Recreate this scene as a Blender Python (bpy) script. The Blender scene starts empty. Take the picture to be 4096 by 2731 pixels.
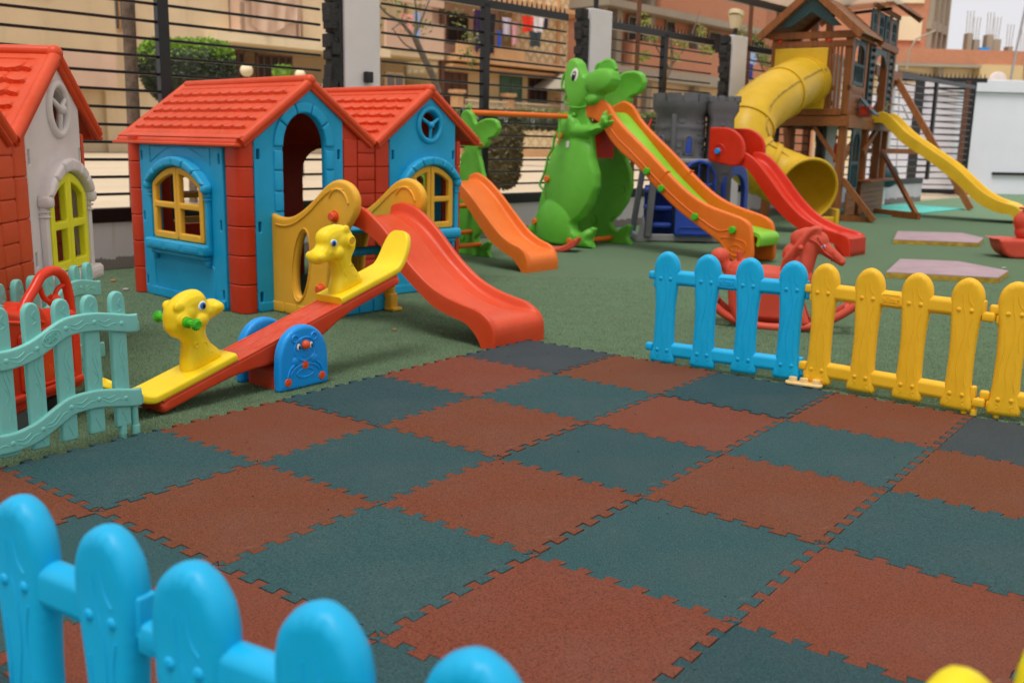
import bpy, bmesh, math, random
import numpy as np
from mathutils import Vector, Matrix
from mathutils.geometry import delaunay_2d_cdt

random.seed(7); rng = np.random.default_rng(7)
PI = math.pi
SC = bpy.context.scene
COL = SC.collection

# ------------------------------------------------------------------ camera
CAM_H, PITCH, ROLL = 0.9588, math.radians(11.649), math.radians(1.2419)
cd = bpy.data.cameras.new('camera'); cam = bpy.data.objects.new('camera', cd); COL.objects.link(cam)
fwd = Vector((0, math.cos(PITCH), -math.sin(PITCH))); up0 = Vector((0, math.sin(PITCH), math.cos(PITCH))); r0 = Vector((1, 0, 0))
rr = r0 * math.cos(ROLL) + up0 * math.sin(ROLL); uu = -r0 * math.sin(ROLL) + up0 * math.cos(ROLL)
mw = Matrix((rr, uu, -fwd)).transposed().to_4x4(); mw.translation = Vector((0, 0, CAM_H))
cam.matrix_world = mw
cd.sensor_width = 36; cd.lens = 34.143; cd.clip_start = 0.05; cd.clip_end = 2000
cd.dof.use_dof = True; cd.dof.focus_distance = 2.9; cd.dof.aperture_fstop = 4.2
SC.camera = cam

# ------------------------------------------------------------------ materials
def new_mat(name):
    m = bpy.data.materials.new(name); m.use_nodes = True
    nt = m.node_tree; b = nt.nodes['Principled BSDF']
    return m, nt, b

def N(nt, typ, **kw):
    n = nt.nodes.new(typ)
    for k, v in kw.items():
        if k in ('blend_type', 'operation', 'data_type', 'noise_dimensions', 'feature', 'distance', 'vector_type', 'interpolation'):
            setattr(n, k, v)
        else:
            n.inputs[k].default_value = v
    return n

def ramp(nt, fac, a, b, ca=(0, 0, 0, 1), cb=(1, 1, 1, 1)):
    r = nt.nodes.new('ShaderNodeValToRGB'); r.color_ramp.elements[0].position = a; r.color_ramp.elements[1].position = b
    r.color_ramp.elements[0].color = ca; r.color_ramp.elements[1].color = cb
    nt.links.new(fac, r.inputs[0]); return r.outputs[0]

def mixc(nt, fac, a, b, mode='MIX'):
    m = nt.nodes.new('ShaderNodeMix'); m.data_type = 'RGBA'; m.blend_type = mode
    for s, v in ((m.inputs[0], fac), (m.inputs[6], a), (m.inputs[7], b)):
        if hasattr(v, 'links'): nt.links.new(v, s)
        else: s.default_value = v if not isinstance(v, tuple) or len(v) == 4 else (*v, 1)
    return m.outputs[2]

def coords(nt, scale=(1, 1, 1)):
    tc = nt.nodes.new('ShaderNodeTexCoord'); mp = nt.nodes.new('ShaderNodeMapping')
    mp.inputs['Scale'].default_value = scale
    nt.links.new(tc.outputs['Object'], mp.inputs[0]); return mp.outputs[0]

def noise(nt, co, scale, detail=3, rough=.5):
    n = N(nt, 'ShaderNodeTexNoise', Scale=scale, Detail=detail, Roughness=rough)
    nt.links.new(co, n.inputs['Vector']); return n.outputs['Fac']

def bump(nt, b, h, strength, dist=.002):
    bp = N(nt, 'ShaderNodeBump', Strength=strength, Distance=dist)
    nt.links.new(h, bp.inputs['Height']); nt.links.new(bp.outputs[0], b.inputs['Normal'])

def plastic(name, c, rough=.42, dust=.35, dustc=(.55, .46, .38), var=.07, sss=0.0, fade=None):
    """moulded outdoor plastic: faded patches, dust settled on upward faces, fine pebbled skin, scuffs"""
    m, nt, b = new_mat(name); L = nt.links
    co = coords(nt)
    n1 = noise(nt, co, 3.0, 4, .6)
    dark = tuple(x * (1 - var) for x in c); lite = tuple(min(1, x * (1 + var) + .01) for x in c)
    col = mixc(nt, ramp(nt, n1, .35, .65), dark, lite)
    if fade:
        n4 = noise(nt, co, 1.3, 3, .6); col = mixc(nt, ramp(nt, n4, .45, .8, (0, 0, 0, 1), (.55, .55, .55, 1)), col, fade)
    ge = nt.nodes.new('ShaderNodeNewGeometry'); sx = nt.nodes.new('ShaderNodeSeparateXYZ'); L.new(ge.outputs['Normal'], sx.inputs[0])
    n2 = noise(nt, co, 22.0, 6, .7)
    upm = N(nt, 'ShaderNodeMath', operation='MULTIPLY_ADD'); upm.inputs[1].default_value = .55; upm.inputs[2].default_value = .05
    L.new(sx.outputs['Z'], upm.inputs[0]); upm.use_clamp = True
    dm = N(nt, 'ShaderNodeMath', operation='MULTIPLY'); L.new(upm.outputs[0], dm.inputs[0]); L.new(ramp(nt, n2, .38, .75), dm.inputs[1])
    dm2 = N(nt, 'ShaderNodeMath', operation='MULTIPLY'); L.new(dm.outputs[0], dm2.inputs[0]); dm2.inputs[1].default_value = dust * .55
    col = mixc(nt, dm2.outputs[0], col, dustc)
    sco = coords(nt, (1, 1, 5)); n5 = noise(nt, sco, 40, 2, .4)
    col = mixc(nt, ramp(nt, n5, .74, .82, (0, 0, 0, 1), (.10, .10, .10, 1)), col, tuple(min(1, x * .5 + .35) for x in c))
    L.new(col, b.inputs['Base Color'])
    L.new(ramp(nt, n2, .2, .9, (rough - .1,) * 3 + (1,), (min(1, rough + .22),) * 3 + (1,)), b.inputs['Roughness'])
    b.inputs['Specular IOR Level'].default_value = .32
    n3 = noise(nt, co, 260, 2, .5)
    bump(nt, b, n3, .25, .0006)
    return m

def simple(name, c, rough=.6, metal=0, nscale=12, var=.15, bs=.2, bd=.002, spec=.4):
    m, nt, b = new_mat(name); co = coords(nt); n1 = noise(nt, co, nscale, 5, .6)
    col = mixc(nt, ramp(nt, n1, .3, .7), tuple(x * (1 - var) for x in c), tuple(min(1, x * (1 + var)) for x in c))
    nt.links.new(col, b.inputs['Base Color']); b.inputs['Roughness'].default_value = rough; b.inputs['Metallic'].default_value = metal
    b.inputs['Specular IOR Level'].default_value = spec
    if bs: bump(nt, b, noise(nt, co, nscale * 6, 4, .6), bs, bd)
    return m

BLUE = (.0, .42, .78); YEL = (.93, .56, .012); RED = (.66, .05, .012)
M = {}
M['blue'] = plastic('blue_plastic', BLUE, .4, .12)
M['yellow'] = plastic('yellow_plastic', (.88, .50, .015), .42, .25)
M['hblue'] = plastic('sky_blue_plastic', (.0, .33, .62), .45, .5, (.42, .36, .30), fade=(.02, .40, .66))
M['hyellow'] = plastic('amber_plastic', (.76, .385, .018), .5, .3, fade=(.85, .48, .06))
M['hred'] = plastic('tomato_red_plastic', (.52, .030, .003), .45, .5, (.62, .30, .2), fade=(.58, .045, .008))
M['roofred'] = plastic('roof_red_plastic', (.63, .055, .007), .42, .5, (.74, .32, .2), fade=(.66, .078, .018))
M['wred'] = plastic('faded_orange_red_plastic', (.64, .075, .014), .5, .4, (.7, .34, .24), fade=(.66, .11, .045))
M['white'] = plastic('off_white_plastic', (.68, .63, .64), .5, .4)
M['lime'] = plastic('lemon_yellow_plastic', (.80, .78, .012), .38, .15)
M['mint'] = plastic('mint_plastic', (.205, .58, .54), .42, .25, (.5, .5, .42))
M['slidered'] = plastic('slide_red_plastic', (.64, .055, .010), .36, .4, (.7, .30, .2), fade=(.66, .080, .026))
M['sawred'] = plastic('seesaw_red_plastic', (.60, .048, .008), .36, .6, (.72, .38, .3), fade=(.64, .08, .03))
M['syellow'] = plastic('seat_yellow_plastic', (.93, .68, .015), .34, .1)
M['sblue'] = plastic('royal_blue_plastic', (.003, .29, .80), .34, .12)
M['toyred'] = plastic('toy_red_plastic', (.72, .035, .006), .3, .12)
M['green'] = plastic('apple_green_plastic', (.115, .44, .035), .40, .3, (.4, .42, .25), fade=(.17, .46, .06))
M['lgreen'] = plastic('lime_green_plastic', (.22, .58, .03), .36, .2)
M['orange'] = plastic('orange_plastic', (.78, .155, .008), .38, .25, fade=(.80, .2, .03))
M['grey'] = plastic('castle_grey_plastic', (.118, .123, .14), .5, .25)
M['lgrey'] = plastic('light_grey_plastic', (.27, .27, .29), .5, .25)
M['dblue'] = plastic('deep_blue_plastic', (.02, .07, .42), .4, .15)
M['ored'] = plastic('bright_red_plastic', (.62, .022, .002), .36, .15)
M['horse'] = plastic('brick_red_plastic', (.58, .062, .03), .5, .35, (.62, .35, .28), fade=(.62, .11, .07))
M['tube'] = plastic('golden_plastic', (.62, .385, .010), .4, .35, (.45, .33, .12))
M['clear'] = plastic('pale_yellow_plastic', (.88, .62, .28), .3, .2)
M['knobred'] = plastic('orange_red_plastic', (.72, .085, .02), .4, .1)
M['hgreen'] = plastic('handle_green_plastic', (.06, .48, .02), .35, .05)
M['eyew'] = simple('eye_white', (.8, .8, .78), .3, bs=0); M['eyeb'] = simple('eye_blue', (.03, .2, .7), .3, bs=0)
M['black'] = simple('black_paint', (.008, .008, .009), .3, nscale=20, var=.3, bs=.15, bd=.001)
M['eyek'] = simple('eye_black', (.008, .008, .01), .3, bs=0)
M['bark'] = simple('bark', (.14, .095, .065), .9, nscale=18, var=.4, bs=.8, bd=.01)
M['palebark'] = simple('pale_bark', (.13, .105, .08), .9, nscale=12, var=.3, bs=.5, bd=.008)
M['rock'] = simple('black_split_stone', (.022, .021, .022), .6, nscale=14, var=.5, bs=1.0, bd=.02)
M['steel'] = simple('grey_steel', (.4, .4, .4), .35, metal=.8, nscale=20)
M['pillar'] = simple('white_render', (.70, .68, .71), .8, nscale=4, var=.04, bs=.15, bd=.002)
M['teal'] = simple('teal_rubber', (.08, .42, .36), .7)
M['purple'] = simple('dusty_purple_vinyl', (.38, .27, .31), .6, nscale=5, var=.12)
M['edgey'] = simple('ochre_edge', (.42, .27, .03), .7, nscale=14, var=.4)

def wood(name, c, axis=2):
    m, nt, b = new_mat(name); sc = [22, 22, 22]; sc[axis] = 1.6; co = coords(nt, tuple(sc))
    n1 = noise(nt, co, 1.5, 6, .65)
    col = mixc(nt, ramp(nt, n1, .3, .72), tuple(x * .62 for x in c), tuple(x * 1.25 for x in c))
    n2 = noise(nt, coords(nt), 2.0, 3, .5); col = mixc(nt, ramp(nt, n2, .4, .75, (0, 0, 0, 1), (.4, .4, .4, 1)), col, tuple(x * .6 for x in c))
    nt.links.new(col, b.inputs['Base Color']); b.inputs['Roughness'].default_value = .55
    bump(nt, b, n1, .3, .003); return m
M['wood'] = wood('cedar_wood', (.27, .085, .016)); M['woodh'] = wood('cedar_boards', (.29, .095, .020), 0); M['wooddk'] = wood('dark_cedar', (.13, .042, .014))
M['shingle'] = wood('cedar_shingles', (.33, .155, .08), 0)
M['tealdk'] = plastic('dark_teal_plastic', (.018, .06, .075), .45, .3)

def wall_mat():
    m, nt, b = new_mat('painted_wall'); co = coords(nt); L = nt.links
    n1 = noise(nt, co, 1.5, 5, .6); col = mixc(nt, ramp(nt, n1, .3, .75), (.50, .475, .50), (.60, .575, .60))
    st = noise(nt, coords(nt, (6, 6, .5)), 2.0, 3, .6); col = mixc(nt, ramp(nt, st, .62, .78, (0, 0, 0, 1), (.5, .5, .5, 1)), col, (.42, .36, .22))
    sx = nt.nodes.new('ShaderNodeSeparateXYZ'); L.new(co, sx.inputs[0])
    n2 = noise(nt, co, 5, 5, .7)
    ad = N(nt, 'ShaderNodeMath', operation='MULTIPLY_ADD'); ad.inputs[1].default_value = -.17; L.new(n2, ad.inputs[0]); L.new(sx.outputs['Z'], ad.inputs[2])
    peel = ramp(nt, ad.outputs[0], -.045, -.035, (1, 1, 1, 1), (0, 0, 0, 1))
    # exposed render where the paint has flaked off low on the wall
    ad2 = N(nt, 'ShaderNodeMath', operation='ADD'); ad2.inputs[1].default_value = .0; L.new(peel, ad2.inputs[0])
    col = mixc(nt, ad2.outputs[0], col, (.20, .175, .17))
    L.new(col, b.inputs['Base Color']); b.inputs['Roughness'].default_value = .85
    bump(nt, b, n2, .4, .004); return m
M['wall'] = wall_mat()

def turf_mat():
    m, nt, b = new_mat('artificial_turf'); co = coords(nt); L = nt.links
    n1 = noise(nt, co, 160, 4, .8); n2 = noise(nt, co, 1.1, 4, .6); n3 = noise(nt, co, 420, 2, .6)
    c1 = mixc(nt, ramp(nt, n1, .36, .66), (.052, .108, .064), (.175, .275, .165))
    c2 = mixc(nt, ramp(nt, n3, .45, .7), c1, (.20, .29, .17)); 
    c3 = mixc(nt, ramp(nt, n2, .35, .7, (0, 0, 0, 1), (.35, .35, .35, 1)), c2, (.125, .165, .105))
    L.new(c3, b.inputs['Base Color']); b.inputs['Roughness'].default_value = .9; b.inputs['Specular IOR Level'].default_value = .08
    bump(nt, b, n1, 1.0, .008); return m
M['turf'] = turf_mat()

def rubber(name, c, speck):
    m, nt, b = new_mat(name); co = coords(nt); L = nt.links
    v = N(nt, 'ShaderNodeTexVoronoi', Scale=330.0); L.new(co, v.inputs['Vector'])
    n0 = noise(nt, co, 210, 3, .7)
    c1 = mixc(nt, ramp(nt, n0, .38, .62), tuple(x * .74 for x in c), tuple(x * 1.2 for x in c))
    n1 = noise(nt, co, 480, 2, .5); c2 = mixc(nt, ramp(nt, n1, .66, .74, (0, 0, 0, 1), (.6, .6, .6, 1)), c1, speck)
    c2 = mixc(nt, ramp(nt, noise(nt, co, 300, 2, .5), .33, .40, (.85, .85, .85, 1), (0, 0, 0, 1)), c2, tuple(x * .15 for x in c))
    oi = nt.nodes.new('ShaderNodeObjectInfo')
    hs = N(nt, 'ShaderNodeHueSaturation'); L.new(c2, hs.inputs['Color'])
    mr = N(nt, 'ShaderNodeMapRange'); L.new(oi.outputs['Random'], mr.inputs[0]); mr.inputs[3].default_value = .91; mr.inputs[4].default_value = 1.09
    L.new(mr.outputs[0], hs.inputs['Value'])
    mr2 = N(nt, 'ShaderNodeMapRange'); L.new(oi.outputs['Random'], mr2.inputs[0]); mr2.inputs[3].default_value = .507; mr2.inputs[4].default_value = .495
    L.new(mr2.outputs[0], hs.inputs['Hue'])
    n2 = noise(nt, co, 3.2, 5, .65)
    c3 = mixc(nt, ramp(nt, n2, .42, .8, (0, 0, 0, 1), (.16, .16, .16, 1)), hs.outputs[0], (.16, .15, .14))
    ch = noise(nt, coords(nt, (1, 3, 1)), 5, 6, .75)
    c3 = mixc(nt, ramp(nt, ch, .64, .78, (0, 0, 0, 1), (.22, .22, .22, 1)), c3, (.4, .37, .35))
    L.new(c3, b.inputs['Base Color'])
    L.new(ramp(nt, n2, .3, .8, (.62, .62, .62, 1), (.85, .85, .85, 1)), b.inputs['Roughness'])
    b.inputs['Specular IOR Level'].default_value = .10
    bump(nt, b, n0, .9, .0025); return m
M['slate'] = rubber('slate_blue_rubber', (.031, .080, .090), (.22, .28, .28))
M['slatedk'] = rubber('dark_slate_rubber', (.040, .056, .068), (.2, .22, .24))
M['brick'] = rubber('brick_red_rubber', (.176, .053, .029), (.40, .2, .14))

def ground_mat():
    m, nt, b = new_mat('sandy_ground'); co = coords(nt)
    n1 = noise(nt, co, .25, 6, .6); n2 = noise(nt, co, 3, 5, .7)
    col = mixc(nt, ramp(nt, n1, .3, .7), (.40, .305, .195), (.48, .385, .26)); col = mixc(nt, ramp(nt, n2, .55, .8, (0, 0, 0, 1), (.5, .5, .5, 1)), col, (.28, .225, .16))
    nt.links.new(col, b.inputs['Base Color']); b.inputs['Roughness'].default_value = .95; bump(nt, b, n2, .4, .02); return m
M['sand'] = ground_mat()

def stucco(name, c, var=.1):
    m, nt, b = new_mat(name); co = coords(nt)
    n1 = noise(nt, co, .35, 6, .6); n2 = noise(nt, coords(nt, (1.2, 1.2, .2)), 1.2, 4, .6)
    col = mixc(nt, ramp(nt, n1, .3, .7), tuple(x * (1 - var) for x in c), tuple(min(1, x * (1 + var)) for x in c))
    col = mixc(nt, ramp(nt, n2, .55, .8, (0, 0, 0, 1), (.4, .4, .4, 1)), col, tuple(x * .72 for x in c))
    nt.links.new(col, b.inputs['Base Color']); b.inputs['Roughness'].default_value = .9; bump(nt, b, noise(nt, co, 9, 4, .6), .3, .02); return m
M['beige'] = stucco('beige_stucco', (.64, .50, .32)); M['tan'] = stucco('tan_stucco', (.54, .41, .25)); M['pink'] = stucco('pink_stucco', (.58, .40, .29))
M['cream'] = stucco('cream_stucco', (.70, .58, .38)); M['orangetrim'] = stucco('orange_trim', (.58, .34, .16)); M['conc'] = stucco('raw_concrete', (.30, .265, .20))
M['yard'] = stucco('yellow_washed_wall', (.60, .47, .29), .12); M['dark'] = simple('dark_opening', (.02, .013, .01), .7, bs=0)
M['brown'] = simple('brown_shutter', (.10, .045, .028), .6); M['gshut'] = simple('green_shutter', (.05, .13, .085), .6); M['glass'] = simple('window_glass', (.16, .17, .19), .15, bs=0, spec=.6)
M['wcabin'] = simple('white_cladding', (.68, .68, .73), .5, nscale=1.5, var=.03, bs=.05)

def brick_mat():
    m, nt, b = new_mat('red_brickwork'); tc = nt.nodes.new('ShaderNodeTexCoord'); sp = nt.nodes.new('ShaderNodeSeparateXYZ'); cb = nt.nodes.new('ShaderNodeCombineXYZ')
    nt.links.new(tc.outputs['Object'], sp.inputs[0])
    ad = N(nt, 'ShaderNodeMath', operation='ADD'); nt.links.new(sp.outputs[0], ad.inputs[0]); nt.links.new(sp.outputs[1], ad.inputs[1])
    nt.links.new(ad.outputs[0], cb.inputs[0]); nt.links.new(sp.outputs[2], cb.inputs[1])
    br = N(nt, 'ShaderNodeTexBrick', Scale=3.2); nt.links.new(cb.outputs[0], br.inputs['Vector'])
    br.inputs['Color1'].default_value = (.50, .19, .095, 1); br.inputs['Color2'].default_value = (.42, .145, .07, 1); br.inputs['Mortar'].default_value = (.40, .25, .16, 1)
    br.inputs['Mortar Size'].default_value = .03
    n1 = noise(nt, tc.outputs['Object'], .5, 5, .6); col = mixc(nt, ramp(nt, n1, .35, .7, (0, 0, 0, 1), (.45, .45, .45, 1)), br.outputs[0], (.50, .21, .11))
    nt.links.new(col, b.inputs['Base Color']); b.inputs['Roughness'].default_value = .9; return m
M['brickwall'] = brick_mat()

def lattice_mat():
    m, nt, b = new_mat('diamond_tile'); tc = nt.nodes.new('ShaderNodeTexCoord'); mp = nt.nodes.new('ShaderNodeMapping'); mp.inputs['Rotation'].default_value = (0, PI / 4, 0)
    mp.inputs['Scale'].default_value = (1.6, 1.6, 1.6); nt.links.new(tc.outputs['Object'], mp.inputs[0])
    ck = N(nt, 'ShaderNodeTexVoronoi', Scale=1.0, distance='CHEBYCHEV'); ck.inputs['Randomness'].default_value = 0
    nt.links.new(mp.outputs[0], ck.inputs['Vector'])
    col = mixc(nt, ramp(nt, ck.outputs['Distance'], .30, .36), (.74, .63, .45), (.56, .43, .22))
    nt.links.new(col, b.inputs['Base Color']); b.inputs['Roughness'].default_value = .85; return m
M['lattice'] = lattice_mat()

def leaf_mat(name, c):
    m, nt, b = new_mat(name); co = coords(nt); n1 = noise(nt, co, 9, 3, .6)
    col = mixc(nt, ramp(nt, n1, .3, .7), tuple(x * .6 for x in c), tuple(x * 1.5 for x in c))
    nt.links.new(col, b.inputs['Base Color']); b.inputs['Roughness'].default_value = .6
    tr = N(nt, 'ShaderNodeBsdfTranslucent'); nt.links.new(col, tr.inputs[0]); ms = N(nt, 'ShaderNodeMixShader', Fac=.35)
    out = nt.nodes['Material Output']; nt.links.new(b.outputs[0], ms.inputs[1]); nt.links.new(tr.outputs[0], ms.inputs[2]); nt.links.new(ms.outputs[0], out.inputs[0]); return m
M['leafdk'] = leaf_mat('hedge_leaf', (.055, .072, .04)); M['leaflt'] = leaf_mat('new_leaf', (.19, .33, .03)); M['leafmd'] = leaf_mat('tree_leaf', (.15, .19, .05)); M['leafol'] = leaf_mat('olive_leaf', (.24, .27, .05)); M['leafdry'] = leaf_mat('dry_leaf', (.12, .10, .04))
M['blade'] = leaf_mat('turf_blade', (.13, .23, .12)); M['bladelt'] = leaf_mat('pale_turf_blade', (.27, .37, .22))

def canopy_mat():
    m, nt, b = new_mat('shade_cloth'); out = nt.nodes['Material Output']
    d = N(nt, 'ShaderNodeBsdfDiffuse'); d.inputs[0].default_value = (.62, .55, .42, 1)
    t = N(nt, 'ShaderNodeBsdfTranslucent'); t.inputs[0].default_value = (.62, .55, .42, 1)
    tr = N(nt, 'ShaderNodeBsdfTransparent')
    a = N(nt, 'ShaderNodeMixShader', Fac=.6); nt.links.new(d.outputs[0], a.inputs[1]); nt.links.new(t.outputs[0], a.inputs[2])
    c = N(nt, 'ShaderNodeMixShader', Fac=.52); nt.links.new(a.outputs[0], c.inputs[1]); nt.links.new(tr.outputs[0], c.inputs[2]); nt.links.new(c.outputs[0], out.inputs[0]); return m
M['canopy'] = canopy_mat()

# ------------------------------------------------------------------ mesh builder
def FR(ox=0, oy=0, oz=0, ang=0):
    """frame of an upright plane: u runs along ang, v is up, w faces out (towards -y when ang = 0)"""
    c, s = math.cos(ang), math.sin(ang)
    return Matrix(((c, 0, s, ox), (s, 0, -c, oy), (0, 1, 0, oz), (0, 0, 0, 1)))
def XF(loc=(0, 0, 0), rx=0, ry=0, rz=0):
    return Matrix.Translation(loc) @ Matrix.Rotation(rz, 4, 'Z') @ Matrix.Rotation(ry, 4, 'Y') @ Matrix.Rotation(rx, 4, 'X')
I4 = Matrix.Identity(4)

def crom(p, n=6, closed=True):
    p = [np.array(q, float) for q in p]; out = []; L = len(p)
    for i in range(L if closed else L - 1):
        a = p[(i - 1) % L] if closed or i > 0 else p[i]; b = p[i]; c = p[(i + 1) % L]; d = p[(i + 2) % L] if closed or i + 2 < L else p[-1]
        for k in range(n):
            t = k / n; out.append(tuple(.5 * ((2 * b) + (-a + c) * t + (2 * a - 5 * b + 4 * c - d) * t * t + (-a + 3 * b - 3 * c + d) * t ** 3)))
    if not closed: out.append(tuple(p[-1]))
    return out

def resample(poly, e, closed=True):
    out = []; n = len(poly)
    for i in range(n if closed else n - 1):
        a = np.array(poly[i], float); b = np.array(poly[(i + 1) % n], float); k = max(1, int(math.ceil(np.linalg.norm(b - a) / e)))
        for j in range(k): out.append(tuple(a + (b - a) * j / k))
    if not closed: out.append(tuple(poly[-1]))
    return out

def inside(P, loops):
    r = np.zeros(len(P), bool)
    for lp in loops:
        L = np.array(lp); x, y = P[:, 0], P[:, 1]
        for i in range(len(L)):
            x1, y1 = L[i]; x2, y2 = L[(i + 1) % len(L)]
            c = ((y1 > y) != (y2 > y))
            if y1 != y2: r ^= c & (x < (x2 - x1) * (y - y1) / (y2 - y1) + x1)
    return r

def bdist(P, loops):
    A = []; B = []
    for lp in loops:
        L = np.array(lp); A.append(L); B.append(np.roll(L, -1, 0))
    A = np.concatenate(A); B = np.concatenate(B); D = B - A; LL = (D ** 2).sum(1) + 1e-18
    out = np.empty(len(P))
    for i in range(0, len(P), 2000):
        Q = P[i:i + 2000, None, :] - A[None]; t = np.clip((Q * D[None]).sum(2) / LL, 0, 1)
        out[i:i + 2000] = np.sqrt(((Q - t[..., None] * D[None]) ** 2).sum(2)).min(1)
    return out

class MB:
    def __init__(s): s.v = []; s.f = []; s.mi = []; s.cur = 0
    def add(s, verts, faces, Mx=None):
        o = len(s.v)
        if Mx is not None: verts = [Mx @ Vector(q) for q in verts]
        s.v.extend([tuple(q) for q in verts]); s.f.extend([tuple(i + o for i in f) for f in faces]); s.mi.extend([s.cur] * len(faces)); return s
    def box(s, c, d, bev=0.0, Mx=None):
        hx, hy, hz = d[0] / 2, d[1] / 2, d[2] / 2; b = min(bev, hx * .9, hy * .9, hz * .9)
        if b <= 0:
            v = [(c[0] + x * hx, c[1] + y * hy, c[2] + z * hz) for x in (-1, 1) for y in (-1, 1) for z in (-1, 1)]
            return s.add(v, [(0, 1, 3, 2), (4, 6, 7, 5), (0, 4, 5, 1), (2, 3, 7, 6), (0, 2, 6, 4), (1, 5, 7, 3)], Mx)
        v = []; idx = {}
        for x in (-1, 1):
            for y in (-1, 1):
                for z in (-1, 1):
                    for k, q in enumerate(((hx, hy - b, hz - b), (hx - b, hy, hz - b), (hx - b, hy - b, hz))):
                        idx[(x, y, z, k)] = len(v); v.append((c[0] + x * q[0], c[1] + y * q[1], c[2] + z * q[2]))
        F = []
        for ax in range(3):
            for sg in (-1, 1):
                o = [a for a in range(3) if a != ax]; ring = []
                for p, q in ((-1, -1), (1, -1), (1, 1), (-1, 1)):
                    k = [0, 0, 0]; k[ax] = sg; k[o[0]] = p; k[o[1]] = q; ring.append(idx[(*k, ax)])
                if (sg > 0) == (ax == 1): ring.reverse()
                F.append(tuple(ring))
        for ax in range(3):
            o = [a for a in range(3) if a != ax]
            for p in (-1, 1):
                for q in (-1, 1):
                    a = [0, 0, 0]; a[o[0]] = p; a[o[1]] = q; a[ax] = -1; b2 = list(a); b2[ax] = 1
                    r = [idx[(*a, o[0])], idx[(*b2, o[0])], idx[(*b2, o[1])], idx[(*a, o[1])]]
                    F.append(tuple(r))
        for x in (-1, 1):
            for y in (-1, 1):
                for z in (-1, 1): F.append((idx[(x, y, z, 0)], idx[(x, y, z, 1)], idx[(x, y, z, 2)]))
        return s.add(v, F, Mx)
    def bar(s, a, b, w, h=None, Mx=None, bev=0.0):
        """a rectangular bar from a to b; w across, h roughly upright"""
        a = Vector(a); b = Vector(b); d = (b - a); L = d.length; d.normalize(); h = h or w
        up = Vector((0, 0, 1)) if abs(d.z) < .95 else Vector((0, 1, 0)); sd = d.cross(up).normalized(); u2 = sd.cross(d)
        m = Matrix((d, sd, u2)).transposed().to_4x4(); m.translation = (a + b) / 2
        if Mx is not None: m = Mx @ m
        return s.box((0, 0, 0), (L, w, h), bev, m)
    def tube(s, pts, r, n=10, Mx=None, caps=True, closed=False, sq=1.0):
        P = [Vector(p) for p in pts]; rs = r if isinstance(r, (list, tuple)) else [r] * len(P)
        V = []; F = []; t0 = None; u = None
        for i, p in enumerate(P):
            if closed: t = (P[(i + 1) % len(P)] - P[i - 1]).normalized()
            else: t = (P[min(i + 1, len(P) - 1)] - P[max(i - 1, 0)]).normalized()
            if u is None:
                u = t.orthogonal().normalized()
            else: u = (u - t * u.dot(t)).normalized()
            w = t.cross(u)
            for k in range(n):
                a = 2 * PI * k / n; V.append(p + (u * math.cos(a) + w * math.sin(a) * sq) * rs[i])
        m = len(P)
        for i in range(m if closed else m - 1):
            j = (i + 1) % m
            for k in range(n): F.append((i * n + k, i * n + (k + 1) % n, j * n + (k + 1) % n, j * n + k))
        if caps and not closed: F.append(tuple(range(n - 1, -1, -1))); F.append(tuple((m - 1) * n + k for k in range(n)))
        return s.add(V, F, Mx)
    def cyl(s, a, b, r, r2=None, n=16, Mx=None, bev=0):
        a = Vector(a); b = Vector(b); d = (b - a).normalized()
        if bev: return s.tube([a, a + d * bev * .3, a + d * bev, b - d * bev, b - d * bev * .3, b], [r - bev, r - bev * .3, r, r, r - bev * .3, r - bev], n, Mx)
        return s.tube([a, b], [r, r if r2 is None else r2], n, Mx)
    def ball(s, c, r, nu=16, nv=10, Mx=None, R=None):
        if not isinstance(r, (tuple, list)): r = (r, r, r)
        V = []; F = []
        for j in range(1, nv):
            th = PI * j / nv
            for i in range(nu):
                ph = 2 * PI * i / nu; q = Vector((r[0] * math.sin(th) * math.cos(ph), r[1] * math.sin(th) * math.sin(ph), r[2] * math.cos(th)))
                if R is not None: q = R @ q
                V.append((c[0] + q.x, c[1] + q.y, c[2] + q.z))
        for j in range(nv - 2):
            for i in range(nu): F.append((j * nu + i, (j + 1) * nu + i, (j + 1) * nu + (i + 1) % nu, j * nu + (i + 1) % nu))
        t = Vector((0, 0, r[2])); t = R @ t if R is not None else t
        V.append((c[0] + t.x, c[1] + t.y, c[2] + t.z)); V.append((c[0] - t.x, c[1] - t.y, c[2] - t.z)); n = len(V)
        for i in range(nu): F.append((n - 2, i, (i + 1) % nu)); F.append((n - 1, (nv - 2) * nu + (i + 1) % nu, (nv - 2) * nu + i))
        return s.add(V, F, Mx)
    def rings(s, R, Mx=None, caps=True):
        n = len(R[0]); V = [q for r in R for q in r]; F = []
        for i in range(len(R) - 1):
            for k in range(n): F.append((i * n + k, i * n + (k + 1) % n, (i + 1) * n + (k + 1) % n, (i + 1) * n + k))
        if caps: F.append(tuple(range(n - 1, -1, -1))); F.append(tuple((len(R) - 1) * n + k for k in range(n)))
        return s.add(V, F, Mx)
    def prism(s, poly, t, Mx=None, w0=0.0):
        n = len(poly); V = [(x, y, w0) for x, y in poly] + [(x, y, w0 + t) for x, y in poly]
        ar = sum(poly[i][0] * poly[(i + 1) % n][1] - poly[(i + 1) % n][0] * poly[i][1] for i in range(n))
        top = tuple(range(n, 2 * n)); bot = tuple(range(n - 1, -1, -1)); sd = [(i, (i + 1) % n, n + (i + 1) % n, n + i) for i in range(n)]
        if ar < 0: top = top[::-1]; bot = bot[::-1]; sd = [f[::-1] for f in sd]
        return s.add(V, [top, bot] + sd, Mx)
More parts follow.
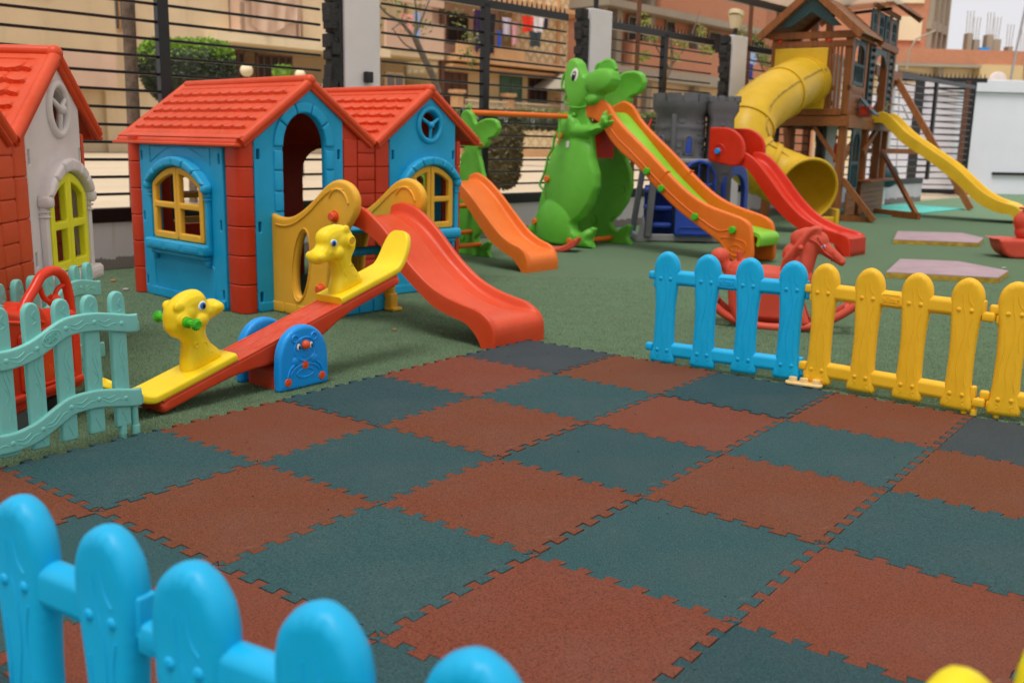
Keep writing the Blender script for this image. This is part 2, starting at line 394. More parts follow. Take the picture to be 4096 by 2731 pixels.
    def puff(s, outline, t, r, Mx=None, holes=(), g=.04, e=None, extra=None, w0=0.0, back=True):
        """a moulded panel: outline (with holes) given a thickness t and edges rounded with radius r"""
        r = min(r, t / 2); e = e or max(.004, g * .6)
        loops = [resample(outline, e)] + [resample(h, e) for h in holes]
        pts = [q for l in loops for q in l]; edges = []; o = 0
        for l in loops:
            edges += [(o + i, o + (i + 1) % len(l)) for i in range(len(l))]; o += len(l)
        cand = []
        for l in loops:
            L = np.array(l); T = np.roll(L, -1, 0) - np.roll(L, 1, 0); T /= (np.linalg.norm(T, axis=1)[:, None] + 1e-12); Nn = np.stack([-T[:, 1], T[:, 0]], 1)
            for f in (.14, .5, 1.0):
                for sg in (-1, 1): cand.append(np.c_[L + sg * Nn * r * f, np.full(len(L), r * f)])
        cand = np.concatenate(cand); ok = inside(cand[:, :2], loops); cand = cand[ok]
        dd = bdist(cand[:, :2], loops); cand = cand[dd > cand[:, 2] * .93, :2]
        O = np.array(loops[0]); x0, y0 = O.min(0); x1, y1 = O.max(0)
        gx, gy = np.meshgrid(np.arange(x0 + g / 2, x1, g), np.arange(y0 + g / 2, y1, g)); G = np.stack([gx.ravel(), gy.ravel()], 1)
        if len(G):
            G = G[inside(G, loops)]
            if len(G): G = G[bdist(G, loops) > r * 1.25]
        allp = pts + [tuple(q) for q in cand] + [tuple(q) for q in G]
        vo, eo, fo, _, _, _ = delaunay_2d_cdt([Vector(q) for q in allp], edges, [], 0, 1e-5)
        V = np.array([tuple(q) for q in vo]); Fa = np.array([f for f in fo if len(f) == 3])
        cen = V[Fa].mean(1); Fa = Fa[inside(cen, loops)]
        a = V[Fa[:, 1]] - V[Fa[:, 0]]; b = V[Fa[:, 2]] - V[Fa[:, 0]]; cr = a[:, 0] * b[:, 1] - a[:, 1] * b[:, 0]
        Fa[cr < 0] = Fa[cr < 0][:, ::-1]
        d = np.minimum(bdist(V, loops), r); h = t / 2 - r + np.sqrt(np.maximum(r * r - (r - d) ** 2, 0)); h[d < 1e-5] = t / 2 - r
        fr = h.copy()
        if extra is not None: fr = fr + np.array([extra(x, y) for x, y in V]) * np.clip(d / r, 0, 1)
        n = len(V); verts = [(V[i, 0], V[i, 1], w0 + fr[i]) for i in range(n)] + [(V[i, 0], V[i, 1], w0 - h[i]) for i in range(n)]
        F = [tuple(f) for f in Fa]
        if back: F += [(f[2] + n, f[1] + n, f[0] + n) for f in Fa]
        ec = {}
        for f in Fa:
            for k in range(3):
                p, q = int(f[k]), int(f[(k + 1) % 3]); ec[(p, q)] = 1
        if t / 2 - r > 1e-6 or True:
            for (p, q) in list(ec):
                if (q, p) not in ec: F.append((q, p, p + n, q + n))
        return s.add(verts, F, Mx)
    def build(s, name, mat, parent=None, sharp=50, smooth=True):
        me = bpy.data.meshes.new(name); me.from_pydata(s.v, [], s.f)
        mats = mat if isinstance(mat, (list, tuple)) else [mat]
        for m in mats: me.materials.append(M[m] if isinstance(m, str) else m)
        if len(mats) > 1: me.polygons.foreach_set('material_index', s.mi)
        me.validate(); me.update()
        bm = bmesh.new(); bm.from_mesh(me); bmesh.ops.remove_doubles(bm, verts=bm.verts, dist=1e-6); bmesh.ops.recalc_face_normals(bm, faces=bm.faces); bm.to_mesh(me); bm.free()
        if smooth:
            me.polygons.foreach_set('use_smooth', [True] * len(me.polygons)); me.set_sharp_from_angle(angle=math.radians(sharp))
        o = bpy.data.objects.new(name, me); COL.objects.link(o)
        if smooth and len(me.vertices) < 12000:
            wn = o.modifiers.new('weighted_normals', 'WEIGHTED_NORMAL'); wn.keep_sharp = True; wn.weight = 60
        if parent is not None: o.parent = parent
        return o

def fixnormals(o):
    bm = bmesh.new(); bm.from_mesh(o.data); bmesh.ops.recalc_face_normals(bm, faces=bm.faces); bm.to_mesh(o.data); bm.free(); return o

def blob(mb, name, mat, parent, vox=.006, smooth=6):
    """melt overlapping primitives into one continuous moulded skin"""
    o = mb.build(name, mat, None, smooth=False)
    a = o.modifiers.new('r', 'REMESH'); a.mode = 'VOXEL'; a.voxel_size = vox
    b = o.modifiers.new('s', 'SMOOTH'); b.factor = .6; b.iterations = smooth
    dg = bpy.context.evaluated_depsgraph_get(); dg.update()
    me = bpy.data.meshes.new_from_object(o.evaluated_get(dg)); old = o.data; o.modifiers.clear(); o.data = me; bpy.data.meshes.remove(old); me.name = name
    if not me.materials: me.materials.append(M[mat])
    me.polygons.foreach_set('use_smooth', [True] * len(me.polygons)); o.parent = parent; return o

def tag(o, label=None, cat=None, group=None, kind=None):
    if label: o['label'] = label
    if cat: o['category'] = cat
    if group: o['group'] = group
    if kind: o['kind'] = kind
    return o
def thing(name, label, cat, loc=(0, 0, 0), rz=0, group=None):
    o = bpy.data.objects.new(name, None); COL.objects.link(o); o.location = loc; o.rotation_euler = (0, 0, rz); o.empty_display_size = .1
    return tag(o, label, cat, group)
def kids(o): return [c for c in COL.objects if c.parent is o]
def copy_tree(o, label=None, loc=None, rz=None, skip=(), parent=None):
    c = o.copy(); COL.objects.link(c)
    if parent is not None: c.parent = parent
    if label: c['label'] = label
    if loc is not None: c.location = loc
    if rz is not None: c.rotation_euler = (0, 0, rz)
    for ch in kids(o):
        if ch.name.split('.')[0] in skip: continue
        copy_tree(ch, parent=c)
    return c
def text_mesh(mb, txt, size, Mx, depth=.0015, sx=1.0, dx=0):
    cu = bpy.data.curves.new('t', 'FONT'); cu.body = txt; cu.size = size; cu.extrude = depth; cu.align_x = 'CENTER'; cu.align_y = 'CENTER'; cu.resolution_u = 3
    o = bpy.data.objects.new('t', cu); COL.objects.link(o); dg = bpy.context.evaluated_depsgraph_get(); dg.update()
    me = bpy.data.meshes.new_from_object(o.evaluated_get(dg))
    mb.add([(v.co.x * sx, v.co.y, v.co.z) for v in me.vertices], [tuple(p.vertices) for p in me.polygons], Mx)
    bpy.data.objects.remove(o); bpy.data.curves.remove(cu); bpy.data.meshes.remove(me)

def chute(mb, rim, und, W, y0=0.0, n=44, bed=.66, lip=.82, ridges=True, Mx=None):
    """a moulded slide: rim and underside profiles (x, z) swept across a width W"""
    rim = crom(rim, 6, False); und = crom(und, 6, False)
    def rs(p, n):
        P = np.array(p); s = np.r_[0, np.cumsum(np.linalg.norm(np.diff(P, axis=0), axis=1))]; t = np.linspace(0, s[-1], n)
        return np.c_[np.interp(t, s, P[:, 0]), np.interp(t, s, P[:, 1])]
    R = rs(rim, n); U = rs(und, n); out = []
    for i in range(n):
        t = i / (n - 1); k = 1 - min(1, max(0, (t - lip) / .09)); k = k * k * (3 - 2 * k); b = bed * k
        h = W / 2; pr = [(-h, 1), (-h, .5), (-h, .10), (-h + .004, .02), (-h + .012, -.02), (-h + .022, .0), (-h + .03, .10 * k), (-h + .036, .6 * b), (-h + .046, .93 * b), (-h + .065, b)]
        if ridges: pr += [(-.085, b), (-.075, b - .05 * k), (-.06, b - .05 * k), (-.05, b), (.05, b), (.06, b - .05 * k), (.075, b - .05 * k), (.085, b)]
        pr += [(-a, f) for a, f in pr[9::-1]]
        out.append([(R[i, 0] + (U[i, 0] - R[i, 0]) * f, y0 + y, R[i, 1] + (U[i, 1] - R[i, 1]) * f) for y, f in pr])
    mb.rings(out, Mx); return mb

def arc(cx, cz, rx, rz, a0, a1, n=14):
    return [(cx + rx * math.cos(a0 + (a1 - a0) * i / n), cz + rz * math.sin(a0 + (a1 - a0) * i / n)) for i in range(n + 1)]
def rrect(x0, z0, x1, z1, r, n=4):
    o = []
    for cx, cz, a in ((x1 - r, z0 + r, -PI / 2), (x1 - r, z1 - r, 0), (x0 + r, z1 - r, PI / 2), (x0 + r, z0 + r, PI)):
        o += arc(cx, cz, r, r, a, a + PI / 2, n)
    return o

FB = Vector((-2.934, 6.793, 0)); FANG = math.atan2(.747, .665)
FD = Vector((.665, .747, 0)); FNn = Vector((-.747, .665, 0))
def fw(s, n, z=0): return FB + FD * s + FNn * n + Vector((0, 0, z))
# ================================================================== SETTING
def grid_sheet(name, poly, z, mat, label=None):
    mb = MB(); mb.add([(x, y, z) for x, y in poly], [tuple(range(len(poly)))]); o = mb.build(name, mat, smooth=False); o['kind'] = 'structure'
    if o.data.polygons[0].normal.z < 0: o.data.flip_normals()
    return o
grid_sheet('ground', [(-400, -60), (600, -60), (600, 900), (-400, 900)], -.02, 'sand')
a = fw(-14, .02); b = fw(18.6, .02)
grid_sheet('artificial_turf', [(a.x, a.y), (-9, -6), (30, -6), (34, 30), (14, 26), (b.x, b.y)], 0.0, 'turf')

# ------------------------------------------------------------------ rubber tiles
TH = math.radians(-37.2689); TO = Vector((.07525, 4.6110)); E1 = Vector((math.cos(TH), math.sin(TH))); E2 = Vector((math.sin(TH), -math.cos(TH))); TS = .5
TS = .5
def edge_pts(n=7, amp=.0125, tw=.33):
    """jigsaw edge along +x from 0 to 1 tile: dovetailed tabs alternating to both sides"""
    p = [(0, 0)]; w = TS / n
    for i in range(n):
        c = (i + .5) * w; up = amp; lo = -amp
        p += [(c - w * .24, lo if i else 0.0 - amp), (c - w * .33, up), (c + w * .33 - .001, up), (c + w * .24, lo)]
    p.append((TS, 0)); return p
EP = edge_pts()
def node_tile(i, j):
    inset = .0012; base = {}
    def tr(p, o, ex, ey): return (o[0] + ex[0] * p[0] + ey[0] * p[1], o[1] + ex[1] * p[0] + ey[1] * p[1])
    out = []
    e = [tr(p, (0, 0), (1, 0), (0, 1)) for p in EP]                # low-v edge: going +u
    f = [tr(p, (TS, 0), (0, 1), (1, 0)) for p in EP]               # high-u edge: going +v
    g = [tr(p, (0, TS), (1, 0), (0, 1)) for p in EP]; h = [tr(p, (0, 0), (0, 1), (1, 0)) for p in EP]
    out = e[:-1] + f[:-1] + g[:0:-1] + h[:0:-1]
    P = np.array(out); n = len(P); T = np.roll(P, -1, 0) - np.roll(P, 1, 0); T /= np.linalg.norm(T, axis=1)[:, None] + 1e-9
    return P + np.stack([-T[:, 1], T[:, 0]], 1) * inset
TILE = node_tile(0, 0)
ordn = ['first', 'second', 'third', 'fourth', 'fifth', 'sixth', 'seventh', 'eighth', 'ninth', 'tenth', 'eleventh']
def project(p):
    d = Vector(p) - Vector((0, 0, CAM_H)); z = d.dot(fwd)
    if z < .1: return None
    return (2048 + 3884.76 * d.dot(rr) / z, 1365.5 - 3884.76 * d.dot(uu) / z)
tiles = {}
for j in range(0, 9):
    for i in range(0, 9):
        vis = False
        for a_ in (0, .25, .5, .75, 1):
            for b_ in (0, .25, .5, .75, 1):
                q = TO + E1 * (i + a_) * TS + E2 * (j + b_) * TS; pq = project((q.x, q.y, .02))
                if pq and -40 < pq[0] < 4136 and -40 < pq[1] < 2771: vis = True
        if not vis: continue
        tiles[(i, j)] = 1
for (i, j) in tiles:
    mb = MB(); m, dk = ('slate', 'slate blue') if (i + j) % 2 == 0 else ('brick', 'brick red')
    if (i, j) in ((0, 0), (4, 0)): m, dk = 'slatedk', 'dark slate grey'
    z1 = .0205 + random.uniform(-.0014, .0014); P = TILE
    poly = []
    an = random.uniform(-.0022, .0022); ca, sa = math.cos(an), math.sin(an)
    for x, y in P:
        x += random.uniform(-.0007, .0007); y += random.uniform(-.0007, .0007)
        x0, y0 = x - TS / 2, y - TS / 2; x2, y2 = ca * x0 - sa * y0, sa * x0 + ca * y0
        q = E1 * x2 + E2 * y2; poly.append((q.x, q.y))
    mb.prism(poly, z1, None, 0.0)
    o = mb.build('rubber_tile', m, smooth=False)
    c = TO + E1 * (i + .5) * TS + E2 * (j + .5) * TS; o.location = (c.x, c.y, .001); o.rotation_euler = (random.uniform(-.002, .002), random.uniform(-.002, .002), 0)
    o.rotation_euler = (random.uniform(-.004, .004), random.uniform(-.004, .004), 0)
    tag(o, f'{dk} rubber tile, {ordn[i]} from left turf edge, {ordn[j]} row from the picket fence', 'floor tile', 'interlocking rubber floor tiles')

# short turf fibres where the photo shows them near
def blades():
    n = 230000; V = []; acc = []
    y = rng.uniform(2.45 ** .5, 7.0 ** .5, n) ** 2; x = rng.uniform(-.62, .62, n) * y
    u = (x - TO.x) * E1.x + (y - TO.y) * E1.y; v = (x - TO.x) * E2.x + (y - TO.y) * E2.y
    keep = ~((u > -.008) & (v > -.008)); x, y = x[keep], y[keep]
    n = len(x); a = rng.uniform(0, 2 * PI, n); L = rng.uniform(.006, .013, n); w = .0011; t = rng.uniform(0.2, 1.1, n); b = rng.uniform(0, 2 * PI, n)
    P = np.empty((n, 3, 3)); P[:, 0] = np.c_[x - w * np.cos(a), y - w * np.sin(a), np.zeros(n)]; P[:, 1] = np.c_[x + w * np.cos(a), y + w * np.sin(a), np.zeros(n)]
    P[:, 2] = np.c_[x + L * np.sin(t) * np.cos(b), y + L * np.sin(t) * np.sin(b), L * np.cos(t)]
    me = bpy.data.meshes.new('turf_fibres'); me.vertices.add(n * 3); me.vertices.foreach_set('co', P.ravel()); me.loops.add(n * 3); me.loops.foreach_set('vertex_index', np.arange(n * 3, dtype=np.int32))
    me.polygons.add(n); me.polygons.foreach_set('loop_start', np.arange(0, n * 3, 3, dtype=np.int32)); me.materials.append(M['blade']); me.materials.append(M['bladelt'])
    me.polygons.foreach_set('material_index', (rng.uniform(0, 1, n) > .62).astype(np.int32)); me.update(); me.validate()
    o = bpy.data.objects.new('turf_fibres', me); COL.objects.link(o); tag(o, 'short green artificial turf fibres around the rubber tiles', 'turf', kind='stuff')
blades()

# ================================================================== BOUNDARY WALL, PILLARS, METAL FENCE
def fthing(name, label, cat, s, n=0, group=None): return thing(name, label, cat, fw(s, n), FANG, group)
w = fthing('boundary_wall', 'low off-white rendered wall with flaking paint under the black bar fence', 'wall', 0)
mb = MB(); mb.box((4.4, .1, .17), (23.4, .2, .34), .006); mb.build('wall_base', 'wall', w)
mb = MB(); mb.box((4.4, .125, .375), (23.4, .10, .07), .01); mb.build('coping', 'pillar', w)
mb = MB(); mb.box((4.4, .03, .385), (23.4, .08, .10), .006); mb.build('bottom_rail', 'black', w)
PIL = [(-3.4, 'hidden'), (2.35, 'pillar'), (5.66, 'pillar'), (8.67, 'pillar'), (11.7, 'p'), (13.9, 'p')]
PW = {2.35: .42, 5.66: .44, 8.67: .48}
plab = {2.35: 'white square fence pillar with a small black lamp box, behind the blue playhouse roofs', 5.66: 'white square fence pillar rising behind the tall green dinosaur head',
        8.67: 'white square fence pillar topped by a dented pale bucket, behind the grey castle', 11.7: 'white fence pillar seen beneath the wooden tower deck, left of the tower corner post', 13.9: 'white fence pillar seen through the wooden tower, right of its corner post'}
for s, k in PIL:
    if k == 'hidden': continue
    wd = .38; t = fthing('fence_pillar', plab[s], 'pillar', s, 0, 'white pillars of the boundary fence')
    mb = MB(); hgt = 2.36 if s != 2.35 else 2.8; mb.box((0, .0, hgt / 2), (wd, .18, hgt), .008); mb.build('shaft', 'pillar', t)
    mb = MB()                                           # split black stone strip on the near edge of each pillar
    for q in range(64):
        zz = .42 + (q // 2) * .06 + random.uniform(-.015, .015)
        mb.box((-wd / 2 - .09 + random.uniform(-.03, .022), -.03 + random.uniform(-.015, .012), zz), (.055 + random.uniform(-.01, .03), .1, random.uniform(.06, .11)), .004, XF(ry=0))
    mb.build('stone_cladding', 'rock', t)
    mb = MB(); mb.box((-wd / 2 - .022, -.02, 1.3), (.045, .09, 1.9), .003); mb.build('edge_post', 'black', t)
    if s != 2.35:
        mb = MB(); mb.cyl((.0, .0, 2.36), (.0, .0, 3.2 if s == 5.66 else 2.46), .028); mb.build('stub_post', 'black', t)
    if s == 8.67:
        mb = MB(); mb.tube([(.0, .0, 2.46), (.0, .0, 2.5), (.0, .0, 2.62)], [.06, .075, .095], 16); mb.tube([(-.01, .0, 2.61), (.01, .0, 2.66)], [.105, .11], 16); mb.build('bucket_cap', 'cream', t)
    if s == 2.35:
        mb = MB(); mb.box((.03, -.12, 1.46), (.075, .05, .09), .006); mb.box((-.10, -.105, 1.19), (.08, .03, .04), .004); mb.build('lamp_box', 'black', t)
def bay(s0, s1, z_top=2.24, lab='', mid=None):
    t = fthing('bar_fence_panel', lab, 'fence', s0, 0, 'black horizontal bar fence panels on the low wall'); L = s1 - s0
    mb = MB()
    z = .53
    while z < z_top - .09: mb.tube([(0, .035, z), (L, .035, z)], .011, 6); z += .1205
    mb.build('bars', 'black', t)
    for m in (mid or [L / 2]):
        mb = MB(); mb.box((m, .03, (z_top + .4) / 2), (.085, .06, z_top - .4), .003); mb.build('post', 'black', t)
    mb = MB(); mb.box((L / 2, .03, z_top), (L, .06, .075), .004); mb.build('top_rail', 'black', t)
    mb = MB(); k = 0
    while k * .075 < L: x = k * .075 + .03; mb.tube([(x, .03, z_top + .03), (x, .03, z_top + .10)], [.014, .002], 5); k += 1
    mb.build('spikes', 'black', t)
bay(-3.2, 2.0, 2.6, 'black bar fence panel on the left, behind both playhouses', [.6 + 3.2])
bay(2.66, 5.2, 2.24, 'black bar fence panel behind the laundry view, between the first two white pillars', [1.30])
bay(5.9, 8.17, 2.24, 'black bar fence panel between the second white pillar and the one topped by a bucket', [1.17])
bay(8.95, 11.2, 2.24, 'black bar fence panel behind the yellow tube slide')
bay(12.0, 13.6, 2.24, 'black bar fence panel seen through the wooden tower')
bay(14.2, 18.6, 2.24, 'black bar fence panel seen right of the wooden tower under the swing beam')

# gate and white cabin at the back right
t = thing('bar_gate', 'black and rusty bar gate panel standing before the white cabin', 'gate', (8.15, 21.6, 0), -.03)
mb = MB()
for q in range(16): mb.tube([(.55, 0, .22 + q * .135), (1.55, 0, .22 + q * .135)], .013, 6)
mb.build('bars', 'black', t)
for x, mt in ((.5, 'rock'), (1.62, 'black')):
    mb = MB(); mb.box((x, 0, 1.22), (.18 if mt == 'rock' else .13, .09, 2.44), .004); mb.build('post', mt, t)
mb = MB(); mb.box((1.50, -.03, 1.22), (.1, .08, 2.40), .004); mb.build('rusty_post', 'wooddk', t)
mb = MB(); mb.box((.75, 0, 2.44), (2.3, .07, .09), .004); mb.box((1.05, 0, 2.26), (1.0, .05, .05)); mb.box((.85, 0, .08), (1.9, .07, .1)); mb.build('frame', 'black', t)
mb = MB()
for q in range(26): mb.tube([(-.4 + q * .09, 0, 2.48), (-.4 + q * .09, 0, 2.58)], [.016, .003], 5)
mb.build('spikes', 'black', t)
t = thing('white_cabin', 'large plain white clad cabin wall with a pale top band at the right edge', 'cabin', (9.9, 22.3, 0), .10)
mb = MB(); mb.box((4.0, 1.5, 1.12), (8.2, 3.0, 2.24), .01); mb.build('cladding', 'wcabin', t)
mb = MB(); mb.box((4.0, 1.5, 2.38), (8.3, 3.1, .27), .01); mb.build('top_band', 'wcabin', t)
mb = MB(); mb.box((4.5, -.02, .47), (7.2, .05, .06)); mb.build('skirting_strip', 'black', t)
mb = MB(); mb.box((-.75, 1.5, 1.1), (1.4, .1, 2.2)); mb.build('side_panel', 'wcabin', t)

# shade cloth overhead
t = thing('shade_canopy', 'taut beige shade cloth stretched over the playground on dark beams', 'canopy', (0, 0, 0))
ca = fw(-7, .05, 0); cb = fw(11.2, .05, 0)
edge = [(ca.x, ca.y), (-2, -6), (14, -4), (10.5, 10.2), (7.5, 12.0), (5.35, 13.4), (5.15, 14.1), (cb.x, cb.y)]
mb = MB(); mb.add([(x, y, 2.9) for x, y in edge] + [(3.0, 5.0, 3.0)], [(i, (i + 1) % 8, 8) for i in range(8)]); mb.build('cloth', 'canopy', t, smooth=False)
mb = MB(); mb.bar((ca.x, ca.y, 2.84), (cb.x, cb.y, 2.84), .06, .09); mb.build('edge_beam', 'black', t)
mb = MB(); mb.bar((cb.x, cb.y, 2.86), (5.15, 14.1, 2.86), .03, .04); mb.build('far_cable', 'black', t)
for s in (6.9, 9.6, 10.4):
    mb = MB(); q = fw(s, .3); mb.bar((q.x, q.y, 0), (q.x, q.y, 2.86), .05, .05); mb.build('mast', 'wooddk', t)

# ================================================================== PLAYHOUSE
def arch_band(mb, xc, zs, w, rise, th, n, Mx, t=.05, w0=.012, r=.010, legs=0):
    """a band of moulded voussoirs over an opening of half width w, sprung at zs"""
    for k in range(n):
        a0 = PI - PI * k / n - .012; a1 = PI - PI * (k + 1) / n + .012
        o = arc(xc, zs, w + th, rise + th, a0, a1, 4); i = arc(xc, zs, w, rise, a1, a0, 4)
        mb.puff(o + i, t, r, Mx, g=.03, e=.012, w0=w0)
def seg_arch(xc, half, zs, rise, n=12):
    """points along a flat segmental arch from right to left"""
    R = (half * half + rise * rise) / (2 * rise); cz = zs + rise - R; a = math.asin(half / R)
    return [(xc + R * math.sin(a - 2 * a * k / n), cz + R * math.cos(a - 2 * a * k / n)) for k in range(n + 1)]
def shutters(parent, Mx, xc, half, z0, zs, rise, col):
    """pair of moulded shutters, each with two panes"""
    for sg in (-1, 1):
        mb = MB(); hw = half - .001
        def top(x, hh=half, dz=0): u_ = (x - xc) / hh; return zs + rise * (1 - u_ * u_) - dz
        xs = [xc + sg * (.002 + (hw - .002) * k / 8) for k in range(9)]
        o = [(xs[0], z0), (xs[-1], z0)] + [(x, top(x)) for x in xs[::-1]]
        if sg < 0: o = o[::-1]
        b = .040; xi = [xc + sg * (.032 + (hw - b - .032) * k / 6) for k in range(7)]; zm = (z0 + zs + rise) / 2 - .012
        h1 = [(xi[0], z0 + b), (xi[-1], z0 + b), (xi[-1], zm - .017), (xi[0], zm - .017)]
        h2 = [(xi[0], zm + .017), (xi[-1], zm + .017)] + [(x, top(x, dz=b)) for x in xi[::-1]]
        mb.puff(o, .032, .007, Mx, holes=(h1, h2), g=.05, e=.02, w0=.016); mb.build('shutter', col, parent)
def window_set(parent, Mx, xc, half, z0, zs, rise, cw, cy, sillw):
    shutters(parent, Mx, xc, half, z0, zs, rise, cy)
    mb = MB()                                            # hood of six moulded stones
    R_in = seg_arch(xc, half + .012, zs + .004, rise, 12); R_out = seg_arch(xc, half + .050, zs + .012, rise + .046, 12)
    for k in range(6):
        i0, i1 = 2 * k, 2 * k + 2
        mb.puff(R_out[i0:i1 + 1] + R_in[i0:i1 + 1][::-1], .075, .014, Mx, g=.03, e=.012, w0=.022)
    for sg in (-1, 1): mb.box((xc + sg * (half + .036), zs - .012, .028), (.05, .05, .058), .012, Mx)
    mb.build('window_hood', cw, parent)
    for sg in (-1, 1):
        mb = MB(); mb.box((xc + sg * (half + .034), (z0 + zs) / 2 - .02, .018), (.034, zs - z0, .03), .006, Mx)
        for q in (.0, .02): mb.box((xc + sg * (half + .034), zs - .05 - q, .02), (.044, .009, .04), .003, Mx)
        mb.build('pilaster', cw, parent)
    mb = MB(); mb.box((xc, z0 - .035, .035), (2 * sillw, .062, .075), .012, Mx); mb.box((xc, z0 - .08, .022), (2 * sillw - .05, .03, .045), .008, Mx)
    for q in range(3): mb.box((xc + (q - 1) * sillw * .6, z0 - .035, .073), (sillw * .5, .026, .006), .002, Mx)
    for sg in (-1, 1): mb.box((xc + sg * (sillw - .04), z0 - .11, .018), (.03, .04, .035), .008, Mx)
    mb.build('window_sill', cw, parent)
def wall_cut(xc, half, z0, zs, rise):
    return [(xc - half, z0), (xc + half, z0)] + seg_arch(xc, half, zs, rise, 10)
def slots(xs, zs): return [rrect(x - .009, z - .028, x + .009, z + .028, .004, 2) for x in xs for z in zs]
def bricks(mb, Mx, x0, x1, z0, z1, h, dep=.02, off=0.0, r=.006):
    k = 0; z = z0
    while z < z1 - .01:
        zz = min(z1, z + h); mb.box(((x0 + x1) / 2, (z + zz) / 2, off), (x1 - x0 - .002, zz - z - .003, dep), r, Mx); z = zz; k += 1
def make_house(label, cw, cy, cr, croof, loc, rz):
    t = thing('playhouse', label, 'playhouse', loc, rz)
    D = 1.12; SL = .725
    FRm = FR(0, 0, 0, 0)
    def gtop(x): return 1.235 - SL * abs(x - (.4575 if x < .9175 else 1.3775))
    # corner columns
    def column(x0, y0, x1, y1, corner):
        mb = MB(); cx, cy_ = (x0 + x1) / 2, (y0 + y1) / 2; n = 6; hh = .95 / n
        for k in range(n):
            z0 = k * hh; o = rrect(x0, y0, x1, y1, .05, 5)
            rings_ = []
            for dz, ins in ((0.001, .006), (.003, .002), (.008, 0), (hh - .008, 0), (hh - .003, .002), (hh - .001, .006)):
                rings_.append([(cx + (x - cx) * (1 - ins / .06), cy_ + (y - cy_) * (1 - ins / .06), z0 + dz) for x, y in o])
            mb.rings(rings_)
        return mb.build('corner_column', cr, t)
    column(-.014, -.026, .098, .14, 0); column(1.60, -.012, 1.668, .13, 0); column(-.05, D - .1, .07, D + .02, 0); column(1.58, D - .1, 1.66, D + .02, 0)
    # door panel
    def dtop(): return [(.685, 0), (.685, gtop(.685)), (.4575, gtop(.4575)), (.085, gtop(.085)), (.085, 0)]
    dh = [(.269, -.0), (.555, -.0)]
    door = [(.555, .90)] + arc(.412, .90, .143, .185, 0, PI, 16)[1:-1] + [(.269, .90)]
    o = [(.085, 0), (.269, 0)] + door[::-1] + [(.555, 0), (.685, 0), (.685, gtop(.685)), (.4575, gtop(.4575)), (.085, gtop(.085))]
    mb = MB(); mb.puff(o, .035, .006, FRm, holes=slots((.112, .655), (.86, .47, .085)), g=.08, e=.03); dp = mb.build('door_panel', cw, t)
    mb = MB(); arch_band(mb, .412, .90, .145, .187, .058, 5, FRm, t=.03, w0=.018)
    for sg in (-1, 1):
        for k in range(8): mb.box((.412 + sg * .175, .045 + .112 * k, .016), (.056, .108, .03), .008, FRm)
    mb.build('door_surround', cw, dp)
    for ib in ((.105, .04), (.665, .03)):
        mb = MB(); mb.box((ib[0], .034, .47), (ib[1], .02, .9)); mb.build('inner_frame', cr, t)
    # brick panel between the gables
    mb = MB(); mb.puff([(.685, 0), (1.04, 0), (1.04, gtop(1.04)), (.9175, gtop(.9175) - .01), (.685, gtop(.685))], .03, .004, FR(0, .01, 0), g=.15, e=.08)
    bricks(mb, FR(0, -.012, 0), .69, .79, 0.0, .95, .158, .016); bricks(mb, FR(0, -.012, 0), .795, .925, 0.0, .95, .079, .014); bricks(mb, FR(0, -.012, 0), .93, 1.035, 0.0, .95, .158, .016)
    mb.build('brick_panel', cr, t)
    # window panel of the right gable
    xc, half, z0, zs, rise = 1.3625, .196, .40, .70, .095
    wo = [(1.04, 0), (1.60, 0), (1.60, gtop(1.60)), (1.3775, gtop(1.3775)), (1.04, gtop(1.04))]
    vent = arc(1.37, 1.045, .078, .078, 0, 2 * PI, 24)[:-1]
    mb = MB(); mb.puff(wo, .035, .006, FRm, holes=[wall_cut(xc, half - .005, z0, zs, rise), vent] + slots((1.068, 1.583), (.86, .47, .085)), g=.08, e=.03); wp = mb.build('window_panel', cw, t)
    window_set(wp, FR(0, -.012, 0), xc, half, z0, zs, rise, cw, cy, .24)
    mb = MB(); mb.tube([(1.37 + .095 * math.cos(a_), -.018, 1.045 + .1 * math.sin(a_)) for a_ in [2 * PI * k / 32 for k in range(32)]], .0185, 10, closed=True)
    for k in range(3):
        a_ = PI / 2 + PI + 2 * PI * k / 3; mb.tube([(1.37, -.03, 1.045), (1.37 + .09 * math.cos(a_), -.022, 1.045 + .09 * math.sin(a_))], [.0125, .009], 8)
    mb.ball((1.37, -.034, 1.045), .021); mb.build('wheel_window', cw, t)
    mb = MB(); mb.prism([(1.0, .94), (1.62, .94), (1.62, 1.04), (1.3775, 1.20), (1.0, .95)], .015, FR(0, .16, 0)); mb.build('loft_panel', cr, t)
    for ib in ((1.085, .04), (1.57, .03)):
        mb = MB(); mb.box((ib[0], .034, .47), (ib[1], .02, .9)); mb.build('inner_frame', cr, t)
    for px in (.2, 1.3):
        mb = MB(); mb.box((px, -.018, .03), (.22 if px < 1 else .5, .012, .05), .003); mb.build('plinth', cw, t)
    # side wall with a wide window (plane x = 0, facing -x)
    SM = Matrix(((0, 0, -1, 0), (-1, 0, 0, 0), (0, 1, 0, 0), (0, 0, 0, 1)))   # u = -y, v = z, w = -x
    sx, sh, s0, ss, sr = -.575, .275, .36, .675, .10
    mb = MB(); mb.puff([(-D + .08, 0), (-.13, 0), (-.13, .90), (-D + .08, .90)], .035, .006, SM, holes=[wall_cut(sx, sh - .005, s0, ss, sr)] + slots((-D + .115, -.165), (.83, .47, .085)), g=.08, e=.03)
    sp = mb.build('window_panel', cw, t)
    Ms = Matrix.Translation((-.012, 0, 0)) @ SM
    window_set(sp, Ms, sx, sh, s0, ss, sr, cw, cy, .325)
    mb = MB()
    fr_ = rrect(-.90, .05, -.245, .235, .02); mb.tube([Ms @ Vector((x, z, .006)) for x, z in fr_], .004, 6, closed=True)
